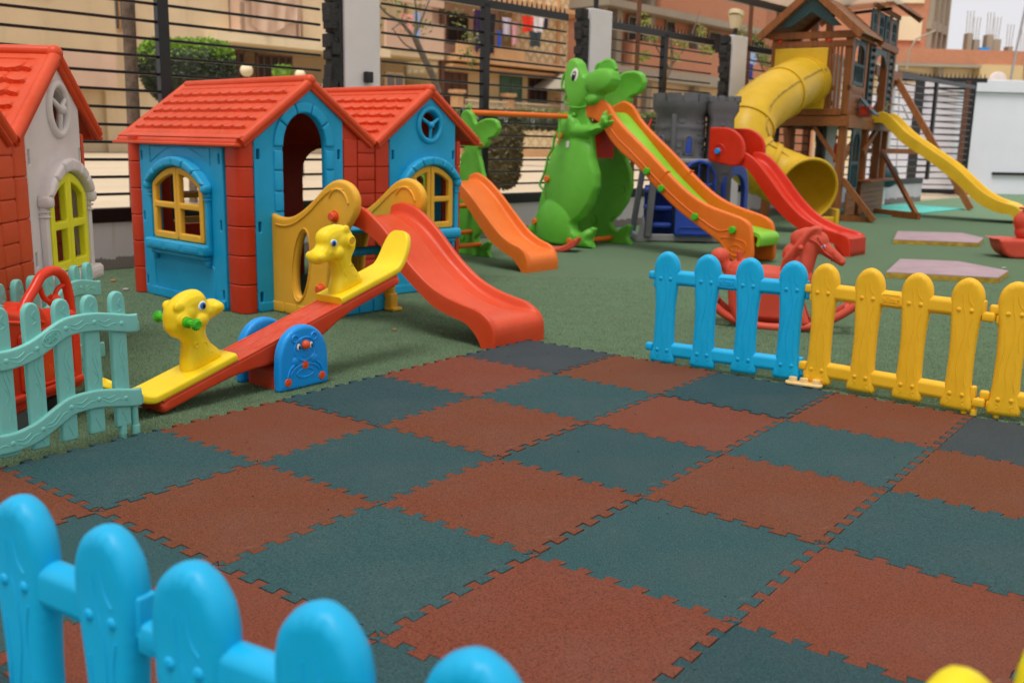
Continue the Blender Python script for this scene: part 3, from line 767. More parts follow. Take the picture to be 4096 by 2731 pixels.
    fr2 = [(-.9, .87)] + [(-.9 + .65 * k / 12, .78 + .10 * math.sin(PI * k / 12)) for k in range(13)] + [(-.25, .87)]; mb.tube([Ms @ Vector((x, z + .015, .006)) for x, z in fr2], .004, 6, closed=True)
    mb.box((-.024, .54, .03), (.012, .80, .05), .003)
    mb.build('moulded_frame', cw, sp)
    # far end wall with a window, back wall with an opening
    mb = MB(); BM = FR(1.64, 0, 0, PI / 2); mb.puff([(.13, 0), (D - .1, 0), (D - .1, .95), (.13, .95)], .03, .006, BM, holes=[rrect(.3, .38, .82, .82, .08)], g=.12, e=.05); ew = mb.build('end_wall', cw, t); shutters(ew, FR(1.60, 0, 0, PI / 2), .56, .25, .39, .70, .09, cy)
    mb = MB(); back = [(.07, 0), (1.22, 0), (1.22, .72)] + arc(1.40, .72, .18, .16, PI, 0, 10)[1:-1] + [(1.575, .72), (1.575, 0), (1.6, 0), (1.6, 1.0), (1.3775, 1.22), (.9175, .90), (.4575, 1.22), (.07, .92)]
    mb.puff(back, .03, .005, FR(0, D, 0), holes=[rrect(.22, .40, .62, .80, .05)], g=.12, e=.05); bw = mb.build('back_wall', cr, t); shutters(bw, FR(0, D - .05, 0), .42, .19, .41, .70, .08, cy)
    # roofs
    for xr, lx, rx_ in ((.4575, .462, .455), (1.3775, .455, .425)):
        zr = 1.262
        Y0, Y1 = -.04, 1.30; mb = MB()
        L = Y1 - Y0
        for sg, wx in ((-1, lx), (1, rx_)):
            W = wx * math.sqrt(1 + SL * SL); outer = (xr < 1 and sg < 0) or (xr > 1 and sg > 0)
            da = .0075; na = int(L / da); nb = int(W / .0055); ca_, sa_ = 1 / math.sqrt(1 + SL * SL), SL / math.sqrt(1 + SL * SL)
            rh, tw = .083, .108; bo = .055; be = W - (.06 if outer else .035)
            V = []
            for ib in range(nb + 1):
                b_ = W * ib / nb
                for ia in range(na + 1):
                    a_ = L * ia / na; h = .0
                    if a_ > .075 and a_ < L - .05 and b_ > bo and b_ < be:
                        bb = b_ - bo; row = int(bb / rh); vb = (bb % rh) / rh; u_ = ((a_ / tw + (.5 if row % 2 else 0) + .13 * math.sin(row * 2.1)) % 1)
                        ed = 1 - .26 * abs(2 * u_ - 1) ** 3.2; h = (.004 + .0155 * vb / ed) if vb < ed else .0
                        if abs(2 * u_ - 1) > .93: h *= .45
                    else: h = .009
                    if outer and b_ > W - .045: h += .012 * (b_ - W + .045) / .045
                    x = xr + sg * (b_ * ca_ + h * sa_); z = zr - b_ * sa_ + h * ca_; V.append((x, Y0 + a_, z))
            o_ = len(V); F = [(ib * (na + 1) + ia, (ib + 1) * (na + 1) + ia, (ib + 1) * (na + 1) + ia + 1, ib * (na + 1) + ia + 1) for ib in range(nb) for ia in range(na)]
            mb.add(V, F)
            # underside sheet, fascia along the verges, eave lip
            th = .02; p0 = (xr, zr - .024); p1 = (xr + sg * (W * ca_), zr - W * sa_ - .024)
            mb.add([(p0[0], Y0 + .02, p0[1]), (p1[0], Y0 + .02, p1[1]), (p1[0], Y1 - .01, p1[1]), (p0[0], Y1 - .01, p0[1])], [(0, 1, 2, 3)])
            for yy in (Y0 + .018, Y1 - .02):
                mb.tube([(xr - sg * .004, yy, zr - .004), (xr + sg * W * ca_ * .5, yy, zr - W * sa_ * .5 - .008), (xr + sg * (W * ca_ - .006), yy, zr - W * sa_ - .004)], .026, 12)
                mb.bar((xr, yy, zr - .024), (xr + sg * (W * ca_ - .012), yy, zr - W * sa_ - .022), .03, .04, bev=.008)
            if outer:
                mb.tube([(xr + sg * W * ca_, Y0 + .02, zr - W * sa_ - .008), (xr + sg * W * ca_, Y1 - .02, zr - W * sa_ - .008)], .023, 12)
                mb.bar((xr + sg * (W * ca_ + .02), Y0 + .01, zr - W * sa_ - .022), (xr + sg * (W * ca_ + .02), Y1 - .01, zr - W * sa_ - .022), .06, .02, bev=.006)
        mb.tube([(xr, Y0 + .01, zr + .004), (xr, Y0 + .04, zr + .008), (xr, Y1 - .03, zr + .004)], .024, 12)
        mb.ball((xr, Y0 + .02, zr + .002), .032)
        mb.build('roof', croof, t, sharp=38)
    return t
HA = (-1.471, 5.228, 0)
make_house('blue walled playhouse with red double gable roof and amber shutters in the centre left', 'hblue', 'hyellow', 'hred', 'roofred', HA, FANG)
make_house('off-white walled playhouse with red roof and lemon yellow shutters at the left edge', 'white', 'lime', 'wred', 'roofred', (-1.780, 2.657, 0), math.radians(94))

# ================================================================== RED SLIDE AT THE PLAYHOUSE
sc_ = Vector(HA) + FD * .440
t = thing('toddler_slide', 'smooth red slide with two amber side panels docked to the blue playhouse', 'slide', (sc_.x, sc_.y, 0), FANG - PI / 2 + math.radians(2.0))
# local x runs down the slide, y to the far side
rim = [(.50, .60), (.575, .618), (.67, .603), (.755, .558), (.85, .49), (1.0, .358), (1.137, .267), (1.25, .222), (1.35, .198), (1.46, .178), (1.526, .146), (1.563, .10), (1.568, .0)]
und = [(.50, .51), (.58, .512), (.66, .495), (.754, .455), (.84, .39), (.954, .30), (1.11, .197), (1.20, .152), (1.30, .126), (1.385, .108), (1.44, .07), (1.475, .03), (1.49, .0)]
mb = MB(); chute(mb, rim, und, .385, y0=.015, bed=.62); mb.build('chute', 'slidered', t, sharp=62)
side = [(0, 0), (0, .545), (.05, .532), (.12, .527), (.19, .54), (.27, .575), (.36, .632), (.45, .70), (.52, .738), (.59, .747), (.66, .725), (.705, .675), (.71, .62), (.69, .57), (.63, .50), (.555, .42), (.50, .33), (.47, .22), (.455, .10), (.45, 0)]
side = crom(side[1:-1], 3, False); side = [(0, 0)] + side + [(.45, 0)]
oval = [(x + (z - .28) * .16, z) for x, z in arc(.262, .28, .054, .175, 0, 2 * PI, 28)[:-1]]
for yy in (-.235, .235):
    mb = MB(); mb.puff(side, .045, .02, FR(0, yy, 0), holes=[oval], g=.05, e=.02)
    for d_ in (-1, 1):
        yb = yy + d_ * .0235; mb.tube([(x, yb, z) for x, z in [(a_[0] + (a_[1] - .28) * .16, a_[1]) for a_ in arc(.262, .28, .075, .2, 0, 2 * PI, 32)[:-1]]], .006, 6, closed=True)
        mb.tube([(x, yb, z - .045) for x, z in side[4:34:2] if x < .64], .005, 6)
        mb.tube([(x, yb, z) for x, z in arc(.57, .60, .085, .1, PI * .1, PI * .8, 12)], .007, 6)
    for q in range(4): mb.box((.05 + q * .11, yy, .032), (.10, .052, .06), .006)
    sd = mb.build('side_panel', 'hyellow', t)
    mb = MB()
    for x, z in ((.545, .56), (.43, .17)): mb.cyl((x, yy - .022, z), (x, yy - .055, z), .023, bev=.006); mb.tube([(x, yy - .021, z), (x, yy - .027, z)], .031, 16)
    mb.build('knob', 'knobred', sd)
for x, z in ((.36, .34),):
    mb = MB(); mb.tube([(x, -.2, z), (x, .23, z)], .024, 12); mb.build('rung', 'hblue', t)
mb = MB(); mb.box((.28, .015, .47), (.4, .40, .03), .01); mb.build('platform', 'hblue', t)
mb = MB(); mb.box((.38, .015, .05), (.05, .40, .10), .006)
for q in range(4): mb.box((.407, -.14 + q * .105, .04), (.01, .095, .07), .003)
mb.build('base_block', 'hblue', t)
mb = MB(); mb.box((.44, .235, .05), (.05, .06, .10), .008); mb.box((.455, .235, .012), (.08, .07, .02), .005); mb.build('foot', 'hyellow', t)

# ================================================================== SEESAW
SD = math.atan2(.798, .603)
t = thing('seesaw', 'red seesaw with two yellow giraffe-headed seats on blue arched supports', 'seesaw', (-.870 + .603 * .11, 3.587 + .798 * .11, 0), SD)
# local: x along the bar, y away from camera; near arch face at y = 0
PV = Vector((0, .135, .198)); TL = math.atan(.285)
BMx = Matrix.Translation(PV) @ Matrix.Rotation(-TL, 4, 'Y')
def Q(x, y, z): return BMx @ Vector((x, y, z))
arch = [(-.122, 0), (-.124, .06)] + arc(0, .118, .121, .13, PI, 0, 18) + [(.124, .06), (.122, 0)]
for yy, nm in ((.02, 1), (.25, 0)):
    mb = MB(); mb.puff(arch, .045, .014, FR(0, yy, 0), g=.03, e=.012)
    sg = -1
    if nm:
        yb = yy - .0235
        def ring(pts, r=.0035): mb.tube([(x, yb, z) for x, z in pts], r, 6, closed=True)
        ring(arc(.0, .155, .052, .046, 0, 2 * PI, 24)[:-1]); ring(arc(-.047, .20, .014, .014, 0, 2 * PI, 14)[:-1]); ring(arc(.047, .20, .014, .014, 0, 2 * PI, 14)[:-1])
        for q in (-1, 1):
            mb.ball((q * .045, yb + .002, .112), (.019, .006, .019), 12, 8)
            mb.tube([(q * .055, yb, .10), (q * .075, yb, .085), (q * .088, yb, .055)], .0035, 6)
        ring([(x, z) for x, z in arc(0, .052, .045, .028, PI * .12, PI * .88, 10)] + [(x, z) for x, z in arc(0, .062, .042, .018, PI * 1.05, PI * 1.95, 8)], .0025)
        mb.tube([(x, yb, z) for x, z in arc(0, .045, .075, .052, PI * .1, PI * .9, 16)], .003, 6)
        mb.tube([(x, yb, z) for x, z in arc(0, .132, .012, .006, PI, 2 * PI, 8)], .0018, 6)
    ar = mb.build('support_arch', 'sblue', t)
    if nm:
        mb = MB(); mb.ball((0, yb - .006, .172), (.018, .016, .018)); mb.build('nose', 'knobred', ar)
        mb = MB()
        for x, z in ((0, .092), (-.085, .035), (.085, .035)):
            mb.cyl((x, yb + .01, z), (x, yb - .003, z), .0165, n=18, bev=.003); mb.box((x, yb - .004, z), (.018, .002, .003)); mb.box((x, yb - .004, z), (.003, .002, .018))
        mb.build('bolt', 'knobred', ar)
        mb = MB()
        for q in (-1, 1): mb.ball((q * .031, yb - .001, .167), (.0095, .003, .0125), 14, 8)
        mb.build('eye', 'eyew', ar)
        mb = MB()
        for q in (-1, 1): mb.ball((q * .031 + .002, yb - .0035, .165), (.0045, .0025, .0085), 12, 8)
        mb.build('pupil', 'eyek', ar)
mb = MB(); mb.puff([(-.10, .0), (.10, .0), (.09, .075), (.04, .10), (-.04, .10), (-.09, .075)], .19, .012, FR(0, .135, 0), g=.05); mb.build('base', 'sawred', t)
# beam
BW = .155
prof = [(-.605, -.026), (-.618, -.018), (-.612, .018), (.612, .018), (.618, -.018), (.605, -.026), (.40, -.027), (.31, -.030), (.23, -.042), (.15, -.060), (.08, -.068), (-.08, -.068), (-.15, -.060), (-.23, -.042), (-.31, -.030), (-.40, -.027)]
mb = MB(); mb.puff(prof[::-1], BW, .012, BMx @ FR(0, 0, 0), g=.05, e=.03)
for q in (-.045, .0, .045): mb.tube([Q(-.40, q, .0160), Q(0, q, .0160), Q(.40, q, .0160)], .0036, 8)
for sg in (-1, 1): mb.tube([Q(-.60, sg * (BW / 2 - .007), .016), Q(.60, sg * (BW / 2 - .007), .016)], .0062, 8)
mb.build('beam', 'sawred', t)
# seats with giraffe heads (mirror images)
def seat(sg):
    cx = lambda x: sg * x
    path = [(.270, .038, .158), (.30, .038, .158), (.45, .038, .158), (.60, .039, .158), (.635, .046, .158), (.668, .068, .156), (.70, .100, .150), (.728, .132, .132), (.746, .154, .098), (.753, .163, .055)]
    pts = crom([(a_, b_, c_) for a_, b_, c_ in path], 4, False); R = []
    for i, p in enumerate(pts):
        q0 = pts[max(i - 1, 0)]; q1 = pts[min(i + 1, len(pts) - 1)]; tx, tz = q1[0] - q0[0], q1[1] - q0[1]; l = math.hypot(tx, tz); nx, nz = -tz / l, tx / l
        h = .0155; w2 = p[2] / 2; k = 6; ring = []
        for (cy_, cn) in ((w2 - .010, h - .010), (-w2 + .010, h - .010), (-w2 + .010, -h + .010), (w2 - .010, -h + .010)):
            sy, sn = (1 if cy_ > 0 else -1), (1 if cn > 0 else -1)
            aa = {(1, 1): 0, (-1, 1): PI / 2, (-1, -1): PI, (1, -1): 1.5 * PI}[(sy, sn)]
            for m in range(4):
                a_ = aa + PI / 2 * m / 3; y_ = cy_ + .010 * math.cos(a_); n_ = cn + .010 * math.sin(a_); ring.append(tuple(Q(cx(p[0] + nx * n_), y_, p[1] - .004 + nz * n_)))
        R.append(ring)
    mb = MB(); mb.rings(R); return mb.build('seat', 'syellow', t)
for sg in (1, -1):
    st = seat(sg)
    mb = MB(); B = BMx @ Matrix.Scale(sg, 4, (1, 0, 0))
    def X(x, y, z): return B @ Vector((x, y, z))
    def T(p, r, sq=1): mb.tube([X(*q) for q in p], r, 14)
    # side outline of neck and head, puffed to a rounded body, then swelled at muzzle, cheeks, ears and brow
    R3 = B.to_3x3()
    Gm = B @ FR(0, 0, 0)
    GO = crom([(.236, .228), (.246, .250), (.283, .262), (.290, .288), (.304, .309), (.336, .321), (.379, .319), (.424, .303), (.448, .280), (.460, .250), (.466, .219), (.452, .188), (.428, .166), (.420, .145), (.434, .112), (.448, .078), (.455, .048), (.445, .034), (.355, .030), (.30, .034), (.288, .046), (.300, .080), (.322, .115), (.328, .145), (.322, .172), (.300, .186), (.268, .192), (.243, .205)], 4)
    mb.puff(GO, .088, .040, Gm, g=.02, e=.01)
    def ball(c, r, ry_=0.0): mb.ball(tuple(X(*c)), r, 18, 12, None, R3 @ Matrix.Rotation(ry_, 3, 'Y'))
    ball((.262, 0, .222), (.032, .048, .030)); ball((.385, 0, .250), (.060, .051, .052))
    for s2 in (-1, 1):
        ball((.345, s2 * .036, .212), (.030, .022, .028)); ball((.414, s2 * .043, .238), (.031, .012, .032)); ball((.412, s2 * .034, .288), (.022, .012, .020), -.3)
        ball((.258, s2 * .034, .226), (.020, .018, .020))
    g_ = blob(mb, 'giraffe_head', 'syellow', st, .0042, 4)
    for s2 in (-1, 1):
        mb = MB(); mb.ball(tuple(X(.330, s2 * .0435, .262)), (.0190, .0050, .0135), 16, 10, None, R3 @ Matrix.Rotation(.55, 3, 'Y')); mb.build('eye', 'eyew', g_)
        mb = MB(); mb.ball(tuple(X(.327, s2 * .0470, .261)), (.0130, .0036, .0128), 14, 10, None, R3); mb.build('iris', 'eyeb', g_)
        mb = MB(); mb.ball(tuple(X(.325, s2 * .0498, .260)), (.0062, .0025, .0095), 12, 8, None, R3); mb.build('pupil', 'eyek', g_)
        for x, z, r_ in ((.366, .120, .015), (.394, .136, .009), (.352, .080, .011), (.395, .085, .013)):
            mb = MB(); mb.tube([X(x + r_ * math.cos(a_), s2 * .0418, z + r_ * math.sin(a_)) for a_ in [2 * PI * m / 16 for m in range(16)]], .0022, 5, closed=True); mb.build('moulded_spot', 'syellow', g_)
        mb = MB(); mb.tube([X(.415 + .0185 * math.cos(a_), s2 * .0545, .238 + .0185 * math.sin(a_)) for a_ in [2 * PI * m / 18 for m in range(18)]], .0032, 6, closed=True); mb.build('ear_ring', 'syellow', g_)
    if sg < 0:
        for s2 in (-1, 1):
            mb = MB(); mb.tube([X(.415, s2 * .055, .235), X(.415, s2 * .072, .235), X(.415, s2 * .074, .235), X(.415, s2 * .108, .235)], [.019, .019, .0125, .0125], 14)
            for m in range(14):
                a_ = 2 * PI * m / 14; mb.tube([X(.415 + .010 * math.cos(a_), s2 * .106, .235 + .010 * math.sin(a_)), X(.415 + .020 * math.cos(a_), s2 * .113, .235 + .020 * math.sin(a_)), X(.415 + .010 * math.cos(a_), s2 * .126, .235 + .010 * math.sin(a_))], [.003, .0036, .003], 5)
            mb.tube([X(.415, s2 * .106, .235), X(.415, s2 * .126, .235)], .0145, 12); mb.build('handle', 'hgreen', g_)
    else:
        mb = MB(); mb.cyl(X(.415, -.050, .238), X(.415, -.0565, .238), .0095); mb.build('peg_hole', 'hyellow', g_)
# ================================================================== PICKET FENCES
M['lemonp'] = plastic('lemon_picket_plastic', (.86, .70, .01), .4, .1)
def picket_panel(color, label, loc, rz, group='plastic picket fence panels', n=4, z0=0.0, clips=(1, 1), brand=True):
    t = thing('picket_fence', label, 'picket fence', loc, rz, group); mat = color
    half = [(.048, .008), (.057, .02), (.056, .045), (.049, .075), (.046, .12), (.0445, .20), (.046, .28), (.052, .35), (.0575, .40), (.0575, .435), (.050, .465), (.034, .487), (.016, .4985), (0, .502)]
    out = [(x, z) for x, z in half] + [(-x, z) for x, z in half[-2::-1]]; sm = crom(out, 3, False)
    mb = MB()                                           # one picket: built once, shared by every copy
    mb.puff(sm, .042, .018, FR(0, 0, 0), g=.03, e=.012)
    y = -.0215
    for x, z in ((-.022, .385), (.022, .385), (-.022, .07), (.022, .07)):
        mb.ball((x, y + .001, z), (.0085, .0042, .0085), 14, 8); mb.box((x, y - .0035, z), (.009, .0012, .002)); mb.box((x, y - .0035, z), (.002, .0012, .009))
    for ln in ([(.004, .45), (.012, .42), (.024, .405)], [(-.012, .445), (-.006, .40), (.004, .36), (.006, .30), (-.004, .24), (-.01, .18), (.0, .11), (-.004, .07)], [(.028, .36), (.02, .32), (.022, .28), (.028, .25)],
               [(-.026, .33), (-.022, .26), (-.03, .20), (-.032, .14)], [(.018, .22), (.024, .18), (.02, .14), (.03, .10)], [(-.028, .055), (-.018, .048), (-.026, .035)], [(.03, .05), (.02, .042), (.028, .03)]):
        mb.tube([(x, y + .0006, z) for x, z in crom(ln, 4, False)], .0019, 5)
    pk = mb.build('picket', mat, t); pk.location = (.0, 0, z0)
    for k in range(1, n):
        c = pk.copy(); COL.objects.link(c); c.parent = t; c.location = (k * .18, 0, z0)
    L = (n - 1) * .18
    for k, (zc, h) in enumerate(((.389, .066), (.07, .066))):
        mb = MB()
        o = rrect(-.024, zc - h / 2 + z0, .016, zc + h / 2 + z0, .0195, 5)
        mb.rings([[(x, yy + .006, z) for yy, z in o] for x in (-.03, L + .03)])
        if k == 0 and brand:
            m = FR(.27, -.0185, .389 + z0); text_mesh(mb, 'pilsan', .032, m, .0022)
            mb.tube([m @ Vector((x, z, 0)) for x, z in rrect(-.032, -.019, .032, .019, .004, 2)], .0009, 4, closed=True)
        if clips[0]: mb.box((-.066, .004, zc + z0 + .005), (.034, .032, .034), .006); mb.box((-.052, .004, zc - .028 + z0), (.016, .03, .034), .004)
        if clips[1]: mb.box((L + .075, .004, zc - .022 + z0), (.044, .032, .034), .006); mb.box((L + .054, .004, zc + .008 + z0), (.018, .03, .056), .004)
        mb.build('rail', mat, t)
    mb = MB()
    for x in (-.02, L + .03): mb.cyl((x, 0, z0 - .004), (x, 0, z0 + .025), .011, n=12, bev=.003)
    mb.tube([(L + .062, .004, .065 + z0), (L + .062, .004, .012 + z0)], .008, 10); mb.cyl((L + .062, .004, z0 - .004), (L + .062, .004, z0 + .02), .0125, n=12, bev=.003); mb.build('foot', mat, t)
    return t
def ang(a, b): return math.atan2(b, a)
picket_panel('blue', 'sky blue picket fence panel in front of the red rocking horse', (.670, 4.200, .004), ang(.881, -.473))
picket_panel('yellow', 'yellow picket fence panel clipped to the far blue one, four pickets in full view', (1.251, 3.861, .006), ang(.761, -.649))
picket_panel('yellow', 'yellow picket fence panel cut off by the right edge of the photo at mid height', (1.800, 3.435, .006), ang(.905, -.425))
fd = Vector((.868, -.496, 0)); p3 = Vector((-.338, .985, 0)); p3 = Vector((-.340, .982, 0)); fa = Vector((.855, -.519, 0)); q0 = Vector((-.474, 1.084, 0)) - fa * .521
picket_panel('blue', 'big blurred sky blue picket fence panel in the bottom left corner', (q0.x, q0.y, .018), ang(.855, -.519), clips=(0, 1))
picket_panel('blue', 'big blurred sky blue picket fence panel at the bottom, right of the clipped joint', (p3.x, p3.y, .003), ang(.876, -.483))
picket_panel('lemonp', 'blurred lemon yellow picket fence panel in the bottom right corner', (.409, .797, .018), ang(.84, .54))
for o_ in list(COL.objects):
    if o_.name.startswith('picket_fence') and o_.location.y < 2 and o_.location.z > .01: o_.scale = (.965,) * 3
t = thing('fence_connector', 'pale translucent yellow connector foot under the joint of blue and yellow panels', 'fence connector', (1.195, 3.855, .002), ang(.85, -.5))
mb = MB(); mb.puff(rrect(-.075, -.022, .075, .022, .018), .012, .004, XF((0, 0, .012)), holes=[rrect(-.05, -.006, -.03, .006, .003), rrect(.03, -.006, .05, .006, .003)], g=.02); mb.build('base_plate', 'clear', t)
mb = MB()
for x in (-.045, 0, .05): mb.tube([(x, 0, .012), (x, 0, .035)], [.019, .016], 14)
mb.build('socket', 'clear', t)

def mint_panel(label, loc, rz, n=6, brand=True):
    """wavy-railed mint panel; x runs from the right-hand picket towards the left (negative x)"""
    t = thing('wavy_fence', label, 'garden fence', loc, rz, 'mint green wavy-railed fence panels')
    half = [(.0255, .045), (.0262, .05), (.0265, .25), (.0265, .44), (.024, .459), (.0165, .472), (.008, .477), (0, .478)]
    sm = half + [(-x, z) for x, z in half[-2::-1]]
    mb = MB(); mb.puff(sm, .022, .006, FR(0, 0, 0), g=.03, e=.01); y = -.0112
    for ln in ([(.008, .455), (-.002, .44), (.012, .425), (.0, .415)], [(.004, .33), (-.006, .29), (.004, .25), (.012, .21), (.006, .17), (.002, .15)], [(.012, .315), (.005, .29), (.014, .26)], [(-.004, .245), (.006, .225), (-.004, .20)], [(-.008, .095), (.0, .08), (.008, .06)]):
        mb.tube([(x, y, z) for x, z in crom(ln, 4, False)], .0014, 5)
    pk = mb.build('picket', 'mint', t)
    for k in range(1, n):
        c = pk.copy(); COL.objects.link(c); c.parent = t; c.location = (-k * .094, 0, 0)
    prof = [(.062, .372), (.03, .374), (-.03, .386), (-.09, .396), (-.15, .397), (-.19, .391), (-.24, .367), (-.285, .345), (-.33, .332), (-.38, .327), (-.43, .333), (-.48, .35), (-.53, .366)]
    for dz in (0, -.24):
        c = crom([(x, z + dz) for x, z in prof], 4, False)
        top = []; bot = []
        for i, p in enumerate(c):
            a_ = c[max(i - 1, 0)]; b_ = c[min(i + 1, len(c) - 1)]; l = math.hypot(b_[0] - a_[0], b_[1] - a_[1]); nx, nz = (b_[1] - a_[1]) / l, -(b_[0] - a_[0]) / l
            top.append((p[0] + nx * .0285, p[1] + nz * .0285)); bot.append((p[0] - nx * .0285, p[1] - nz * .0285))
        mb = MB(); mb.puff(top + bot[::-1], .018, .006, FR(0, -.014, 0), g=.03, e=.012); y = -.0235
        def zc(x): return float(np.interp(x, [q[0] for q in c[::-1]], [q[1] for q in c[::-1]]))
        for k in range(n):
            x = -k * .094; z = zc(x); mb.ball((x, y + .001, z), (.0075, .0035, .0075), 12, 8)
            for w_ in (PI / 4, -PI / 4): mb.tube([(x - .005 * math.cos(w_), y - .003, z - .005 * math.sin(w_)), (x + .005 * math.cos(w_), y - .003, z + .005 * math.sin(w_))], .0012, 4)
            if brand and dz == 0 and k == 2: continue
            for o_ in (.006, -.008):
                pts = [(x - .014 - .066 * m / 8, zc(x - .014 - .066 * m / 8) + o_ + .006 * math.sin(m / 8 * 2 * PI + (0 if o_ > 0 else .6))) for m in range(9)]
                if o_ > 0: pts = pts[3:]
                mb.tube([(px, y + .0004, pz) for px, pz in pts], .0014, 5)
        if brand and dz == 0:
            x = -.235; sl = math.atan2(zc(-.21) - zc(-.26), .05); m = FR(x, y, zc(x)) @ Matrix.Rotation(sl, 4, 'Z')
            mb.tube([m @ Vector((.031 * math.cos(a_), .0205 * math.sin(a_), 0)) for a_ in [2 * PI * q / 36 for q in range(36)]], .0013, 5, closed=True)
            text_mesh(mb, 'PiLSAN', .0135, m @ Matrix.Translation((0, .006, 0)), .0022); text_mesh(mb, 'TOYS', .0115, m @ Matrix.Translation((0, -.008, 0)), .0022)
        z = zc(.05)
        mb.box((.055, -.004, z - .012), (.034, .024, .034), .004); mb.cyl((.055, -.004, z - .005), (.055, -.004, z + .026), .0085, n=12, bev=.003)
        mb.build('rail', 'mint', t)
    mb = MB(); mb.tube([(-.002, 0, .06), (-.002, 0, .02)], .013, 12); mb.cyl((-.002, 0, .0), (-.002, 0, .024), .0105, n=12, bev=.003)
    mb.tube([(.045, 0, .12), (.045, 0, .03)], .011, 12); mb.cyl((.045, 0, .0), (.045, 0, .04), .0145, n=12, bev=.004); mb.build('foot', 'mint', t)
    return t
mint_panel('mint green wavy fence panel nearest the camera, in front of the red toy car', (-1.233, 2.972, 0), ang(.527, .85), 7)
mint_panel('mint green wavy fence panel standing behind the red toy, before the off-white playhouse', (-1.612, 3.64, 0), ang(.06, 1), 6, brand=False)
mint_panel('mint green wavy fence panel mostly hidden at the left edge behind the red toy', (-1.648, 3.07, 0), ang(.06, 1), 5, brand=False)

# ================================================================== RED TOY BEHIND THE MINT FENCE
ta = ang(.218, .976)
t = thing('push_toy', 'glossy red plastic toy with a looped handle and ball, behind the mint fence', 'toy', (-1.556, 2.95, 0), ta)
body = crom([(-.06, .10), (-.06, .36), (-.045, .42), (-.01, .415), (.04, .40), (.08, .405), (.11, .42), (.15, .39), (.19, .33), (.24, .36), (.29, .37), (.318, .34), (.322, .25), (.318, .11), (.30, .098), (.13, .098)], 5)
mb = MB(); mb.puff(body, .12, .016, FR(0, .05, 0), g=.04, e=.02)
mb.tube([(x, -.012, z) for x, z in rrect(.02, .15, .27, .33, .012)], .006, 6, closed=True)
mb.box((.13, -.005, .13), (.36, .03, .028), .006); mb.tube([(-.05, -.01, .385), (.03, -.012, .37), (.09, -.01, .375), (.14, -.01, .35)], .006, 6)
mb.build('body', 'toyred', t)
mb = MB(); mb.tube(crom([(.06, .02, .37), (.10, .02, .42), (.145, .02, .462), (.185, .02, .498), (.24, .02, .507), (.285, .02, .482), (.305, .02, .43), (.312, .02, .36), (.314, .02, .28)], 6, False), .0165, 14)
mb.tube(crom([(.17, .02, .46), (.185, .02, .425), (.212, .02, .408), (.235, .02, .405)], 5, False), .009, 10); mb.tube(crom([(.235, .02, .41), (.245, .02, .435), (.27, .02, .45), (.30, .02, .452)], 5, False), .008, 10)
mb.ball((.233, .02, .408), .0235); mb.build('handle', 'toyred', t)
for x in (.02, .25):
    mb = MB(); mb.cyl((x, -.0, .045), (x, .1, .045), .045, n=20, bev=.008); mb.build('wheel', 'grey', t)

# ================================================================== ROCKING HORSE
t = thing('rocking_horse', 'faded brick red plastic rocking horse behind the blue picket fence', 'rocking horse', (1.412, 5.084 + .12, 0), ang(.954, -.301))
mb = MB()
def rot(a_): return Matrix.Rotation(a_, 3, 'Y')
mb.ball((-.05, 0, .25), (.19, .085, .085)); mb.ball((-.17, 0, .27), (.10, .095, .095)); mb.ball((.10, 0, .25), (.11, .085, .11))
mb.tube([(.09, 0, .24), (.13, 0, .33), (.155, 0, .40), (.17, 0, .46)], [.085, .065, .052, .048], 16)
mb.ball((.195, 0, .475), (.065, .05, .056)); mb.tube([(.20, 0, .465), (.26, 0, .425), (.315, 0, .385), (.335, 0, .372)], [.045, .034, .026, .023], 14); mb.ball((.33, 0, .372), (.022, .028, .022))
for k in range(8):                                     # long swept-back locks of the mane
    u_ = k / 7; x = .215 - .10 * u_; z = .535 - .13 * u_
    for s2 in (-1, 1):
        mb.tube(crom([(x, s2 * .018, z), (x - .04, s2 * .036, z + .004), (x - .075, s2 * .044, z - .035), (x - .095 + .01 * math.sin(k * 2), s2 * .038, z - .11)], 4, False), list(np.linspace(.017, .008, 13)), 8)
mb.ball((.13, 0, .47), (.075, .036, .06), 14, 10, None, rot(.6)); mb.ball((.085, 0, .40), (.06, .034, .06)); mb.ball((.155, 0, .495), (.075, .04, .052))
for s2 in (-1, 1):
    mb.ball((.205, s2 * .03, .525), (.014, .01, .032)); mb.tube([(.10, s2 * .07, .2), (.14, s2 * .08, .11), (.17, s2 * .085, .04)], [.04, .03, .028], 12); mb.tube([(-.20, s2 * .07, .22), (-.20, s2 * .085, .12), (-.17, s2 * .09, .04)], [.045, .032, .028], 12)
mb.tube([(-.24, 0, .29), (-.275, 0, .33), (-.29, 0, .36)], [.035, .035, .04], 12); mb.ball((-.30, 0, .365), (.052, .045, .05))
mb.box((-.03, 0, .13), (.34, .14, .20), .03)
hb = blob(mb, 'horse_body', 'horse', t, .0055, 2)
for s2 in (-1, 1):
    mb = MB(); mb.tube(crom([(-.335, s2 * .09, .16), (-.30, s2 * .09, .105), (-.22, s2 * .09, .050), (-.1, s2 * .09, .018), (.05, s2 * .09, .014), (.2, s2 * .09, .032), (.32, s2 * .09, .085), (.42, s2 * .09, .16)], 4, False), .022, 12); mb.build('rocker', 'horse', t)
mb = MB()
for x in (-.31, .38): mb.tube([(x, -.09, .125), (x, .09, .125)], .018, 10)
mb.build('cross_bar', 'horse', t)
mb = MB(); mb.tube([(-.19, -.03, .33), (-.20, -.03, .40)], [.014, .011], 10); mb.tube([(-.19, .03, .33), (-.20, .03, .40)], [.014, .011], 10); mb.build('backrest', 'horse', t)
